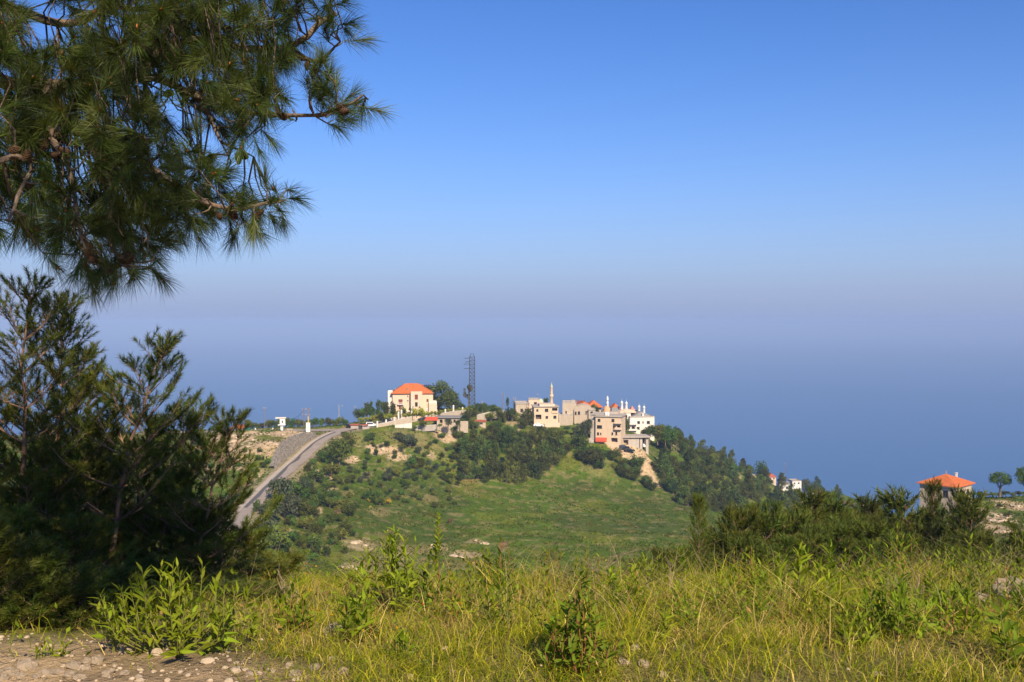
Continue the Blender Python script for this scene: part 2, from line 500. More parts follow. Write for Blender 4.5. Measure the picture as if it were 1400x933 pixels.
def _near_line(X, Y, C):
    d = np.full(X.shape, 1e9); z = np.zeros(X.shape)
    for a, b in zip(C[:-1], C[1:]):
        ab = b[:2] - a[:2]; L2 = ab @ ab
        t = np.clip(((X - a[0]) * ab[0] + (Y - a[1]) * ab[1]) / L2, 0, 1)
        dd = np.hypot(X - a[0] - t * ab[0], Y - a[1] - t * ab[1])
        m = dd < d
        d[m] = dd[m]; z[m] = (a[2] + t * (b[2] - a[2]))[m]
    return d, z

SEA = -300.0
def height(X, Y, rough=True):
    X = np.atleast_1d(np.asarray(X, float)).ravel(); Y = np.atleast_1d(np.asarray(Y, float)).ravel()
    Yc = np.maximum(Y, 5.0)
    t = np.clip(X / Yc, -0.88, 0.88)
    s = _slope(np.stack([6.0 * np.log(Yc), 8.0 * t], 1))
    z = s * Yc
    z = np.where(Y < 5, z + (5 - Y) * 0.03 + np.maximum(-Y, 0) * 0.10, z)
    if rough:
        far = sstep(80, 200, Y)
        z = z + far * ((fbm(X / 14, Y / 14, 3) - 0.47) * 1.9 + (vnoise(X / 3.1, Y / 3.1, 9) - 0.5) * 0.45)
        mid = sstep(9, 20, Y) * (1 - far)
        z = z + mid * ((fbm(X / 4, Y / 4, 5) - 0.47) * 0.8)
        z = z + (1 - sstep(12, 40, Y)) * sstep(5.2, 7, Y) * (fbm(X / 2.3, Y / 2.3, 6) - 0.47) * 0.5
        z = z + (1 - sstep(12, 40, Y)) * ((fbm(X / 0.9, Y / 0.9, 7) - 0.47) * 0.16 + (vnoise(X / 0.14, Y / 0.14, 8) - 0.5) * 0.02)
    m = (Y > 170) & (Y < 415) & (X < 0)
    if m.any():
        for C, hw in ((ROADC, 4.0), (LANEC, 3.6)):
            d, rz = _near_line(X[m], Y[m], C)
            k = 1 - sstep(hw, hw + 5.5, d)
            if C is ROADC:      # the retaining wall keeps the bank off the road on its left
                xr = np.interp(Y[m], C[:, 1], C[:, 0])
                k = np.where((X[m] < xr) & (Y[m] > 306) & (Y[m] < 350), 1 - sstep(4.4, 5.2, d), k)
            zz = z[m]
            z[m] = zz * (1 - k) + (rz - 0.12) * k
    return np.maximum(z, SEA - 0.7)

def ground(x, y):
    return float(height([x], [y])[0])

# a height raster for casting sight lines onto the hill
_RT = np.linspace(-0.62, 0.62, 331); _RY = np.exp(np.linspace(math.log(100), math.log(900), 420))
_gt, _gy = np.meshgrid(_RT, _RY)
_RH = height((_gt * _gy).ravel(), _gy.ravel()).reshape(_gt.shape)
def hit(px, py, dmin=150):
    """first point of the ground beyond dmin that the sight line through a pixel meets (None when it clears the land)"""
    r = ray(px, py); t = r.x / r.y; sl = r.z / r.y
    ft = np.clip((t - _RT[0]) / (_RT[1] - _RT[0]), 0, len(_RT) - 1.001); i = int(ft); a = ft - i
    h = _RH[:, i] * (1 - a) + _RH[:, i + 1] * a
    idx = np.where((h >= sl * _RY) & (_RY > dmin))[0]
    if not len(idx): return None
    k = idx[0]
    if k == 0: return None
    e0 = sl * _RY[k - 1] - h[k - 1]; e1 = h[k] - sl * _RY[k]
    f = e0 / (e0 + e1) if e0 + e1 > 0 else 0
    y = _RY[k - 1] + f * (_RY[k] - _RY[k - 1])
    return Vector((t * y, y, sl * y))

# ---------------------------------------------------------------- terrain mesh
_q = np.unique(np.concatenate([np.linspace(-1.25, -0.60, 40), np.linspace(-0.60, 0.60, 560), np.linspace(0.60, 1.25, 40)]))
_y = np.unique(np.concatenate([np.linspace(-14, 3, 18), np.linspace(3, 14, 150), np.exp(np.linspace(math.log(14), math.log(180), 70)), np.linspace(180, 470, 210), np.exp(np.linspace(math.log(470), math.log(1650), 70))]))
_Q, _Y = np.meshgrid(_q, _y)
_X = _Q * (_Y + 16.0)
_Z = height(_X.ravel(), _Y.ravel())
nv = _X.size
V = np.stack([_X.ravel(), _Y.ravel(), _Z], 1)
nq = len(_q); ny = len(_y)
_i = np.arange((ny - 1) * nq).reshape(ny - 1, nq)[:, :-1].ravel()
Fq = np.stack([_i, _i + 1, _i + nq + 1, _i + nq], 1)

# ground cover colour: what the soil carries, spot by spot
X_, Y_ = V[:, 0], V[:, 1]
n_a = fbm(X_ / 30, Y_ / 30, 21); n_b = fbm(X_ / 7, Y_ / 7, 23); n_c = fbm(X_ / 2.2, Y_ / 2.2, 25)
C_MEADOW = np.array((0.076, 0.125, 0.006)); C_YEL = np.array((0.15, 0.155, 0.014)); C_SCRUB = np.array((0.058, 0.088, 0.010))
C_EARTH = np.array((0.50, 0.36, 0.21)); C_RED = np.array((0.33, 0.17, 0.09)); C_DRY = np.array((0.27, 0.21, 0.09))
def mix(c, c2, k): return c * (1 - k[:, None]) + c2[None] * k[:, None]
colr = np.tile(C_MEADOW, (nv, 1))
colr = mix(colr, C_YEL, sstep(0.46, 0.66, n_b) * 0.7)
colr = mix(colr, C_SCRUB, sstep(0.44, 0.60, n_a) * 0.75)
colr = mix(colr, C_DRY, sstep(0.52, 0.66, n_c) * 0.55)
near = 1 - sstep(10, 26, Y_)
colr = mix(colr, np.array((0.27, 0.235, 0.07)), near * 0.85)
# bare patches: (px, py, half-width px, half-depth m, colour, strength)
PATCH = [(846, 611, 17, 5, 0, 1), (862, 619, 16, 6, 0, 1), (876, 632, 11, 7, 0, 1), (888, 645, 9, 7, 0, 1), (894, 656, 7, 5, 0, .8),
         (527, 615, 30, 3, 0, 1), (541, 625, 22, 3, 0, .9), (480, 629, 9, 4, 0, 1), (436, 651, 22, 4, 0, .9), (421, 665, 10, 5, 0, .8), (602, 597, 12, 3, 0, .9), (618, 596, 8, 3, 0, .9),
         (494, 743, 22, 5, 0, .65), (541, 762, 16, 6, 0, .7), (482, 777, 20, 5, 0, .6), (638, 759, 24, 4, 0, .7), (650, 742, 14, 3, 0, .5), (560, 752, 60, 5, 2, .7), (520, 770, 60, 6, 2, .7), (640, 772, 50, 5, 2, .6), (688, 746, 9, 3, 1, .8), (662, 770, 16, 4, 1, .7), (600, 748, 20, 3, 0, .5),
         (318, 602, 40, 12, 0, 1), (350, 608, 40, 10, 0, 1), (310, 625, 20, 8, 0, .8), (392, 594, 26, 7, 0, 1), (340, 596, 30, 6, 0, .9), (300, 597, 30, 8, 0, 1), (455, 668, 8, 3, 0, .6), (500, 650, 6, 2, 0, .6), (590, 622, 8, 2, 0, .6), (520, 700, 16, 4, 2, .6), (580, 680, 22, 4, 2, .6), (430, 700, 10, 4, 0, .7), (384, 603, 22, 5, 2, .9), (300, 640, 20, 6, 0, .6), (335, 665, 10, 5, 1, .6), (352, 650, 10, 5, 0, .5), (400, 700, 14, 8, 0, .6), (385, 730, 10, 6, 0, .5),
         (1345, 706, 34, 16, 0, 1), (1372, 728, 34, 22, 0, 1), (1380, 712, 26, 14, 0, 1), (1392, 692, 22, 8, 0, .9), (1340, 742, 16, 10, 0, .9), (1390, 760, 20, 12, 0, .8),
         (1002, 641, 5, 8, 0, .9), (1032, 650, 8, 8, 0, .8), (1092, 682, 10, 10, 0, .8), (1112, 676, 10, 8, 0, .7), (930, 612, 14, 5, 0, .4), (705, 582, 14, 4, 0, .6), (740, 590, 20, 3, 2, .4),
         (815, 640, 20, 4, 2, .4), (640, 650, 18, 8, 1, .4), (745, 628, 10, 5, 1, .5), (560, 600, 50, 5, 2, .6), (480, 600, 20, 4, 2, .5)]
for (px, py, wpx, dm, ci, st) in PATCH:
    h = hit(px, py)
    if h is None: continue
    wx = wpx * h.y / F
    d = np.hypot((X_ - h.x) / wx, (Y_ - h.y) / (dm * 1.6)) + (n_c - 0.47) * 1.6 + (n_b - 0.47) * 1.2
    k = (1 - sstep(0.65, 1.05, d)) * st
    colr = mix(colr, (C_EARTH, C_RED, C_DRY)[ci], k)
# gravel and trodden earth at the photographer's feet
gr = (1 - sstep(4.7, 5.4, Y_ + (n_c - 0.47) * 2.0 + sstep(-1.6, -.6, X_) * .5)) * 0.9
colr = mix(colr, np.array((0.46, 0.33, 0.20)), gr)
# verges of the road
d1, _ = _near_line(X_, Y_, ROADC); d2, _ = _near_line(X_, Y_, LANEC)
colr = mix(colr, np.array((0.36, 0.28, 0.17)), (1 - sstep(3.2, 7.0, np.minimum(d1, d2) + (n_c - .47) * 5)) * 0.8)

m_, nt, out_ = _mat('hillside_ground')
N, L = nt.nodes.new, nt.links.new
bs = N('ShaderNodeBsdfPrincipled'); bs.inputs['Roughness'].default_value = 0.95; bs.inputs['Specular IOR Level'].default_value = 0.1
at_ = N('ShaderNodeAttribute'); at_.attribute_name = 'Col'
tc = N('ShaderNodeTexCoord')
n1 = N('ShaderNodeTexNoise'); n1.inputs['Scale'].default_value = 0.9; n1.inputs['Detail'].default_value = 9; n1.inputs['Roughness'].default_value = 0.72
n2 = N('ShaderNodeTexNoise'); n2.inputs['Scale'].default_value = 0.22; n2.inputs['Detail'].default_value = 6; n2.inputs['Roughness'].default_value = 0.6
L(tc.outputs['Object'], n1.inputs['Vector']); L(tc.outputs['Object'], n2.inputs['Vector'])
r1 = N('ShaderNodeMapRange'); r1.inputs[1].default_value = 0.28; r1.inputs[2].default_value = 0.72; r1.inputs[3].default_value = 0.55; r1.inputs[4].default_value = 1.45
r2 = N('ShaderNodeMapRange'); r2.inputs[1].default_value = 0.3; r2.inputs[2].default_value = 0.7; r2.inputs[3].default_value = 0.8; r2.inputs[4].default_value = 1.2
L(n1.outputs['Fac'], r1.inputs[0]); L(n2.outputs['Fac'], r2.inputs[0])
mu = N('ShaderNodeMath'); mu.operation = 'MULTIPLY'; L(r1.outputs[0], mu.inputs[0]); L(r2.outputs[0], mu.inputs[1])
mx = N('ShaderNodeMix'); mx.data_type = 'RGBA'; mx.blend_type = 'MULTIPLY'; mx.inputs[0].default_value = 1
L(at_.outputs['Color'], mx.inputs[6]); L(mu.outputs[0], mx.inputs[7])
L(mx.outputs[2], bs.inputs['Base Color'])
bp = N('ShaderNodeBump'); bp.inputs['Strength'].default_value = 0.9; bp.inputs['Distance'].default_value = 0.5
L(n1.outputs['Fac'], bp.inputs['Height']); L(bp.outputs[0], bs.inputs['Normal'])
L(bs.outputs[0], out_.inputs['Surface'])
M['ground'] = m_
terrain = obj('terrain', np_mesh('terrain', V, Fq, M['ground'], colr, smooth=True))
tag(terrain, 'green hillside and valley running down to the sea', None, kind='structure')

# ---------------------------------------------------------------- sea
m_, nt, out_ = _mat('sea_water')
N, L = nt.nodes.new, nt.links.new
bs = N('ShaderNodeBsdfPrincipled'); bs.inputs['Base Color'].default_value = (0.022, 0.10, 0.24, 1); bs.inputs['Roughness'].default_value = 0.35
bs.inputs['IOR'].default_value = 1.33
tc = N('ShaderNodeTexCoord')
n1 = N('ShaderNodeTexNoise'); n1.inputs['Scale'].default_value = 0.05; n1.inputs['Detail'].default_value = 6
L(tc.outputs['Object'], n1.inputs['Vector'])
bp = N('ShaderNodeBump'); bp.inputs['Strength'].default_value = 0.25; bp.inputs['Distance'].default_value = 1.0
L(n1.outputs['Fac'], bp.inputs['Height']); L(bp.outputs[0], bs.inputs['Normal'])
L(bs.outputs[0], out_.inputs['Surface'])
FAR = 60000.0
sea = MB().add([(-FAR, 300, SEA), (FAR, 300, SEA), (FAR, FAR, SEA), (-FAR, FAR, SEA)], [(0, 1, 2, 3)]).build('sea', m_)
tag(sea, 'calm blue sea fading into haze at the horizon', None, kind='structure')

# ---------------------------------------------------------------- haze: one closed box of even, pale air
m_, nt, out_ = _mat('haze_air')
pv = nt.nodes.new('ShaderNodeVolumePrincipled')
pv.inputs['Color'].default_value = (0.385, 0.545, 0.87, 1)
pv.inputs['Density'].default_value = HAZE_DENSITY = 0.00016
pv.inputs['Density Attribute'].default_value = ''
pv.inputs['Anisotropy'].default_value = -0.15
nt.links.new(pv.outputs[0], out_.inputs['Volume'])
hz = MB().box(-FAR - 500, FAR + 500, -2500, FAR + 500, SEA - 1.7, 22.0).build('haze', m_)
tag(hz, 'pale blue sea haze filling the air over the valley', None, kind='stuff')

# ---------------------------------------------------------------- road sheet with footway and tar repairs
def strip(C, off0, off1, lift, name, mat, parent=None):
    C = np.asarray(C); tg = np.gradient(C, axis=0); nrm = np.stack([tg[:, 1], -tg[:, 0]], 1)
    nrm /= np.linalg.norm(nrm, axis=1)[:, None]
    o0 = off0 if hasattr(off0, '__len__') else np.full(len(C), off0)
    o1 = off1 if hasattr(off1, '__len__') else np.full(len(C), off1)
    a = np.column_stack([C[:, :2] + nrm * np.asarray(o0)[:, None], C[:, 2] + lift])
    b = np.column_stack([C[:, :2] + nrm * np.asarray(o1)[:, None], C[:, 2] + lift])
    n = len(C); i = np.arange(n - 1)
    return obj(name, np_mesh(name, np.concatenate([a, b]), np.stack([i, i + n, i + n + 1, i + 1], 1), mat, smooth=True), parent)
_re = np.array([vnoise(i * 0.9, 7.7, 6) - .5 for i in range(len(ROADC))]); _rf = np.array([vnoise(i * 0.8, 3.1, 8) - .5 for i in range(len(ROADC))])
road = strip(ROADC, -2.9 + _re * .5, 2.6 + _rf * 1.1, 0.05, 'road', M['asphalt'])
tag(road, 'pale asphalt road climbing from the valley to the hilltop junction', None, kind='structure')
lane = strip(LANEC, -3.2, 3.2, 0.046, 'road', M['asphalt'])
tag(lane, 'level asphalt lane along the hilltop beside the hedge', None, kind='structure')
_rn = np.array([vnoise(i * 0.37, 2.2, 4) for i in range(len(ROADC))])
k0, k1 = int(len(ROADC) * 0.30), int(len(ROADC) * 0.78)
fw = strip(ROADC[:k1], -2.85, -1.5, 0.058, 'footway', M['path'])
tag(fw, 'pale concrete footway strip on the gabion side of the road', None, kind='structure')
strip(ROADC[k0:k1], (-1.5 + _rn * 0.4)[k0:k1], (-1.0 + _rn * 1.5)[k0:k1], 0.062, 'tar_repair', M['asphalt_dark'], road)
# ================================================================ buildings
def wall_face(mb, w, h, holes, frame, reveal=0.22, mi=0):
    """a wall plane w x h with real openings; frame(x, d, z) maps across/inward/up to the building's own axes"""
    xs = sorted({0.0, w, *[v for o in holes for v in o[:2]]}); zs = sorted({0.0, h, *[v for o in holes for v in o[2:4]]})
    xs = [v for v in xs if 0 <= v <= w]; zs = [v for v in zs if 0 <= v <= h]
    for i in range(len(xs) - 1):
        for j in range(len(zs) - 1):
            cx, cz = (xs[i] + xs[i + 1]) / 2, (zs[j] + zs[j + 1]) / 2
            if any(o[0] < cx < o[1] and o[2] < cz < o[3] for o in holes): continue
            mb.add([frame(xs[i], 0, zs[j]), frame(xs[i + 1], 0, zs[j]), frame(xs[i + 1], 0, zs[j + 1]), frame(xs[i], 0, zs[j + 1])], [(0, 1, 2, 3)], mi)
    for o in holes:
        x0, x1, z0, z1 = o[:4]; r = o[4] if len(o) > 4 else reveal
        P = [frame(x0, 0, z0), frame(x1, 0, z0), frame(x1, 0, z1), frame(x0, 0, z1)]
        Q = [frame(x0, r, z0), frame(x1, r, z0), frame(x1, r, z1), frame(x0, r, z1)]
        mb.add(P + Q, [(0, 4, 5, 1), (1, 5, 6, 2), (2, 6, 7, 3), (3, 7, 4, 0)], mi)

def bar_box(mb, frame, x0, x1, d0, d1, z0, z1, mi=0):
    p = [frame(x0, d0, z0), frame(x1, d0, z0), frame(x1, d1, z0), frame(x0, d1, z0), frame(x0, d0, z1), frame(x1, d0, z1), frame(x1, d1, z1), frame(x0, d1, z1)]
    mb.add(p, [(0, 3, 2, 1), (4, 5, 6, 7), (0, 1, 5, 4), (1, 2, 6, 5), (2, 3, 7, 6), (3, 0, 4, 7)], mi)

class House:
    """one building: an Empty at its base; front faces -y; px() turns photograph pixels into its own metres"""
    def __init__(self, name, label, pxl, pxr, pyb, D, depth, yaw=0.0, group=None, cat='building'):
        self.s = D / F
        self.pxl, self.pyb = pxl, pyb
        self.W = (pxr - pxl) * self.s
        self.depth = depth
        p = at((pxl + pxr) / 2, pyb, D)
        self.t = thing(name, label, cat, p, math.radians(yaw), group)
        self.p = p
    def x(self, px): return (px - self.pxl) * self.s
    def z(self, py): return (self.pyb - py) * self.s
    def block(self, pxl, pxr, pyt, depth=None, y0=0.0, pyb=None, front=(), left=(), right=(), mat='cream', name='wall', found=4.0, style='plain', roof=True, roofmat='concrete', parapet=0.35, over=0.0):
        """a box storey block with window openings: front/left/right = lists of (px0, px1, py0, py1[, style])"""
        depth = depth or self.depth
        x0, x1 = self.x(pxl) - self.W / 2, self.x(pxr) - self.W / 2
        zb = self.z(pyb) if pyb is not None else -found
        zt = self.z(pyt)
        h = zt - zb; w = x1 - x0
        mb = MB()
        fr = lambda x, d, z: (x0 + x, y0 + d, zb + z)
        fl = lambda x, d, z: (x0 + d, y0 + depth - x, zb + z)
        fR = lambda x, d, z: (x1 - d, y0 + x, zb + z)
        fb = lambda x, d, z: (x1 - x, y0 + depth - d, zb + z)
        wins = []
        def conv(lst, base_px):
            out = []
            for o in lst:
                a = max((o[0] - base_px) * self.s, 0.05); b = (o[1] - base_px) * self.s
                z0 = self.z(o[3]) - zb; z1 = self.z(o[2]) - zb
                st = o[4] if len(o) > 4 else style
                out.append((a, b, z0, z1, 1.6 if st == 'open' else 0.22, st))
            return out
        cf = conv(front, pxl)
        cl = [(o[0], o[1], self.z(o[3]) - zb, self.z(o[2]) - zb, 0.22, o[4] if len(o) > 4 else style) for o in left]
        cr = [(o[0], o[1], self.z(o[3]) - zb, self.z(o[2]) - zb, 0.22, o[4] if len(o) > 4 else style) for o in right]
        wall_face(mb, w, h, cf, fr); wall_face(mb, depth, h, cl, fl); wall_face(mb, depth, h, cr, fR); wall_face(mb, w, h, [], fb)
        wo = mb.build(name, M[mat], self.t)
        for lst, f in ((cf, fr), (cl, fl), (cr, fR)):
            for o in lst: self.window(f, o)
        if roof:
            rb = MB()
            rb.box(x0 - over, x1 + over, y0 - over, y0 + depth + over, zt, zt + 0.22)
            if parapet:
                t = 0.18
                for (a, b, c, d) in ((x0, x1, y0, y0 + t), (x0, x1, y0 + depth - t, y0 + depth), (x0, x0 + t, y0 + t, y0 + depth - t), (x1 - t, x1, y0 + t, y0 + depth - t)):
                    rb.box(a, b, c, d, zt + 0.222, zt + 0.222 + parapet)
            rb.build('roof', M[roofmat], self.t)
        return wo
    def window(self, f, o):
        x0, x1, z0, z1, r, st = o
        mb = MB()
        fm = 'dark_frame'
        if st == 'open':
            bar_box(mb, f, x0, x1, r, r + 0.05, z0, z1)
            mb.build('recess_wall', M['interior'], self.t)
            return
        if st == 'shutter':
            n = 2; ww = (x1 - x0) / n
            for k in range(n):
                a = x0 + k * ww + 0.03; b = a + ww - 0.06
                bar_box(mb, f, a, b, 0.06, 0.11, z0 + 0.03, z1 - 0.03)
                for q in range(4):
                    zz = z0 + (z1 - z0) * (q + 0.5) / 4
                    bar_box(mb, f, a + 0.08, b - 0.08, 0.035, 0.06, zz - 0.08, zz + 0.08)
            w = mb.build('window_shutter', M['shutter'], self.t)
            return
        t = 0.09; d0, d1 = r - 0.1, r
        bar_box(mb, f, x0, x1, d0, d1, z0, z0 + t); bar_box(mb, f, x0, x1, d0, d1, z1 - t, z1)
        bar_box(mb, f, x0, x0 + t, d0, d1, z0 + t, z1 - t); bar_box(mb, f, x1 - t, x1, d0, d1, z0 + t, z1 - t)
        xm = (x0 + x1) / 2
        bar_box(mb, f, xm - 0.04, xm + 0.04, d0, d1, z0 + t, z1 - t)
        bar_box(mb, f, x0 - 0.08, x1 + 0.08, -0.08, 0.06, z0 - 0.12, z0 - 0.003)
        w = mb.build('window', M['concrete' if st == 'plain' else fm], self.t)
        g = MB(); bar_box(g, f, x0, x1, d1 + 0.003, d1 + 0.03, z0, z1)
        g.build('pane', M['glass'], w)
    def part(self, name, mb, mat):
        return mb.build(name, M[mat], self.t)
    def lx(self, px): return self.x(px) - self.W / 2

def hip_roof(mb, x0, x1, y0, y1, zb, zt, ridge=0.3, th=0.16, mi=0):
    """hipped roof slab with thickness; ridge = ridge length as a share of the longer side"""
    cx, cy = (x0 + x1) / 2, (y0 + y1) / 2
    if (x1 - x0) >= (y1 - y0): r = ((cx - (x1 - x0) * ridge / 2, cy), (cx + (x1 - x0) * ridge / 2, cy))
    else: r = ((cx, cy - (y1 - y0) * ridge / 2), (cx, cy + (y1 - y0) * ridge / 2))
    B = [(x0, y0, zb + th), (x1, y0, zb + th), (x1, y1, zb + th), (x0, y1, zb + th)]
    U = [(a, b, zb) for a, b, _ in B]
    R = [(*r[0], zt), (*r[1], zt)]
    if (x1 - x0) >= (y1 - y0):
        fs = [(0, 1, 5, 4), (2, 3, 4, 5), (1, 2, 5), (3, 0, 4)]
    else:
        fs = [(0, 1, 4), (1, 2, 5, 4), (2, 3, 5), (3, 0, 4, 5)]
    mb.add(B + R, fs, mi)
    mb.add(B + U, [(0, 4, 5, 1), (1, 5, 6, 2), (2, 6, 7, 3), (3, 7, 4, 0), (4, 7, 6, 5)], mi)
    return mb

# ---- the villa with the orange roof
h = House('villa', 'peach villa with orange hipped roof, red shutters and a projecting bay', 537, 592, 563, 390, 11.0, yaw=7)
h.block(537, 592, 538.3, front=[(544.8, 550.5, 546, 552, 'shutter'), (545.4, 548.4, 555.5, 559.8, 'shutter'), (556.5, 558.5, 547, 549), (556.5, 558.5, 541, 543), (583, 586, 546, 550, 'shutter')],
        left=[(3.0, 4.3, 543, 549, 'shutter'), (7.5, 8.8, 543, 549, 'shutter')], mat='peach', roof=False)
bay = h.block(561.5, 577, 536.0, depth=3.2, y0=-2.6, front=[(566.8, 571.2, 539, 546, 'shutter'), (567.2, 570.8, 549.5, 555, 'dark')], mat='peach', name='bay', roofmat='peach', parapet=0)
h.block(586, 597, 551.5, depth=5, y0=-1.5, mat='peach', name='annex', roofmat='white', parapet=0.5)
h.block(530.5, 537.2, 536.8, depth=4.5, y0=1.4, mat='white', name='side_wing', left=[(1.2, 2.2, 545, 551, 'dark')], roofmat='white', parapet=0.3)
rf = hip_roof(MB(), h.lx(534.5), h.lx(592.5), -0.7, 11.7, h.z(538.3), h.z(525.4), 0.30)
rfo = h.part('roof', rf, 'orange_tile')
ch = MB().box(h.lx(576.5), h.lx(579.5), 6.2, 7.2, h.z(534), h.z(528.3)).box(h.lx(576), h.lx(580), 6.0, 7.4, h.z(528.3) + 0.003, h.z(527.6))
ch.build('chimney', M['orange_tile'], rfo)
for px in (541.5, 557.5):
    MB().box(h.lx(px) - .25, h.lx(px) + .25, 1.3, 2.2, h.z(535.5), h.z(532.4)).box(h.lx(px) - .35, h.lx(px) + .35, 1.2, 2.3, h.z(532.4) + 0.003, h.z(531.8)).build('chimney', M['grey_roof'], rfo)
MB().tube([(h.lx(550), 6.5, h.z(526)), (h.lx(550), 6.5, h.z(522))], 0.04, 5).build('aerial', M['steel'], rfo)
bl = MB().box(h.lx(543.5), h.lx(552), -1.1, -0.002, h.z(553.2), h.z(552.4))
for k in range(9):
    xx = h.lx(543.5) + 0.1 + k * (h.lx(552) - h.lx(543.5) - 0.2) / 8
    bl.box(xx - .03, xx + .03, -1.08, -1.02, h.z(552.4) + .002, h.z(550.2))
bl.box(h.lx(543.5), h.lx(552), -1.1, -1.0, h.z(550.2) + .002, h.z(549.8))
h.part('balcony', bl, 'white')
h.part('garden_steps', MB().box(h.lx(555), h.lx(561), -1.6, -0.01, -3, 0.5).box(h.lx(555.5), h.lx(560.5), -2.2, -1.61, -3, 0.2), 'white')

# ---- village houses on the shoulder of the hill
h = House('stone_house', 'small flat-roofed stone house half hidden behind a dark cypress', 705, 724, 577, 425, 9, yaw=6)
h.block(705, 724, 552.3, front=[(711.5, 715, 559, 563.5, 'dark'), (710.5, 714, 568.5, 572.5, 'dark'), (718, 721, 560, 564, 'dark')], mat='stone_wall', over=0.3)
h.part('entrance_canopy', MB().box(h.lx(704), h.lx(711), -1.3, -0.003, h.z(565.6), h.z(565)), 'concrete')

h = House('domed_hall', 'plastered prayer hall with a pale green dome above the cream house', 722, 744, 566, 448, 9)
h.block(722.5, 738, 547.5, front=[(730, 734, 550, 554.5, 'dark')], mat='peach', parapet=0.25)
dm = MB().lathe([(h.s * 5.0 * math.cos(a), h.s * 6.6 * math.sin(a)) for a in np.linspace(0, math.pi / 2, 9)], 20, (h.lx(739), 4.0, h.z(552.5)))
h.part('dome', dm, 'green_dome')
h.block(734.5, 744, 552.2, depth=8, y0=0.4, mat='peach', name='dome_base', parapet=0)

h = House('minaret', 'slender cream minaret with a ringed gallery and green tip', 752, 756, 566, 452, 1.4, cat='minaret')
s = h.s
pr = [(1.95 * s * k, z) for k, z in ((1.12, -5), (1.12, h.z(552)), (1.0, h.z(551.5)), (0.98, h.z(543.2)), (1.35, h.z(542.4)), (1.4, h.z(541.8)), (1.4, h.z(541.0)), (0.82, h.z(540.8)), (0.8, h.z(530.2)), (1.0, h.z(529.6)), (1.0, h.z(528.8)), (0.75, h.z(528.6)))]
h.part('shaft', MB().lathe(pr, 14), 'cream')
for a in range(6):
    for zz in (538, 534):
        an = a * math.pi / 3 - math.pi / 2 + 0.3
        mtx = Matrix.Translation((math.cos(an) * 1.6 * s, math.sin(an) * 1.6 * s, h.z(zz))) @ Matrix.Rotation(an, 4, 'Z')
        MB().box(-0.06, 0.06, -0.16, 0.16, -0.4, 0.4, 0, mtx).build('slit_window', M['stone_wall'], h.t)
h.part('gallery_rail', MB().lathe([(2.75 * s, h.z(541.0)), (2.75 * s, h.z(539.6)), (2.6 * s, h.z(539.6)), (2.6 * s, h.z(541.0))], 14), 'peach')
h.part('tip', MB().lathe([(1.5 * s, h.z(528.6)), (1.45 * s, h.z(527.2)), (0.55 * s, h.z(524.8)), (0.25 * s, h.z(523.6)), (0.3 * s, h.z(523.2)), (0.02, h.z(521.6))], 12), 'green_dome')

h = House('cream_house', 'two-storey cream house with flat roof and open garage below the minaret', 730, 763, 582.5, 415, 10, yaw=4)
h.block(730, 763.5, 556.5, front=[(733.2, 736, 559.6, 562.6, 'dark'), (744.8, 749.6, 559, 563.2, 'dark'), (754.8, 762.3, 558, 564.4, 'open'), (732.3, 740.2, 567, 573.6, 'open'), (745.8, 749.4, 569, 572.4, 'dark'), (756.6, 760.8, 568.6, 572.4, 'dark')], mat='cream', over=0.45, parapet=0)
h.part('roof_terrace', MB().box(h.lx(738), h.lx(759), 1.0, 9.0, h.z(556.5) + 0.224, h.z(553.2)), 'peach')
h.part('balcony_rail', MB().box(h.lx(754.6), h.lx(762.6), -0.35, -0.2, h.z(564.6), h.z(561.8)).box(h.lx(754.6), h.lx(762.6), -0.35, -0.004, h.z(565.2), h.z(564.6) - 0.003), 'cream')
h.part('low_wall', MB().box(h.lx(744), h.lx(764.5), -2.6, -2.2, -3, h.z(577.5)), 'peach')
h.part('forecourt', MB().box(h.lx(730), h.lx(764), -2.19, -0.01, -3, h.z(579.5)), 'concrete')

h = House('vaulted_house', 'pale stone house with a rounded vaulted front and stepped wings', 764, 813, 582, 418, 11, yaw=-3)
h.block(764, 783, 567.5, depth=6, y0=-3.0, mat='stone_wall', name='retaining_wing', parapet=0.3)
h.block(769, 788, 552, depth=9, y0=0.5, front=[(773, 775, 562.5, 565.5, 'dark')], mat='stone_wall', name='upper_block', parapet=0.4)
h.block(781, 786.5, 549.6, depth=4, y0=2.0, mat='stone_wall', name='stair_tower', front=[(783, 785, 551.4, 554.2, 'dark')], parapet=0.2)
h.block(785, 809, 560, depth=9, y0=-0.4, front=[(785.8, 788.2, 563, 567.2, 'dark'), (790, 793, 562.6, 566.8, 'dark'), (800.4, 802, 562, 566.5, 'dark')], mat='stone_wall', name='vaulted_block', roof=False)
va = MB(); nseg = 14; X0, X1 = h.lx(785), h.lx(809); zc = h.z(560.0)
P0 = []; P1 = []
for k in range(nseg + 1):
    a = math.pi * k / nseg
    xx = (X0 + X1) / 2 - math.cos(a) * (X1 - X0) / 2; zz = zc + math.sin(a) * h.s * 6.0
    P0.append((xx, -0.4, zz)); P1.append((xx, 8.6, zz))
va.add(P0 + P1, [(k, k + 1, nseg + 2 + k, nseg + 1 + k) for k in range(nseg)], 0, True)
va.add(P0, [tuple(range(nseg + 1))]); va.add(P1, [tuple(reversed(range(nseg + 1)))])
h.part('vault', va, 'stone_wall')
h.block(804.5, 813.5, 560.5, depth=7, y0=-1.5, front=[(807, 810.5, 562.2, 565.6, 'dark')], mat='stone_wall', name='porch', parapet=0.25, over=0.2)

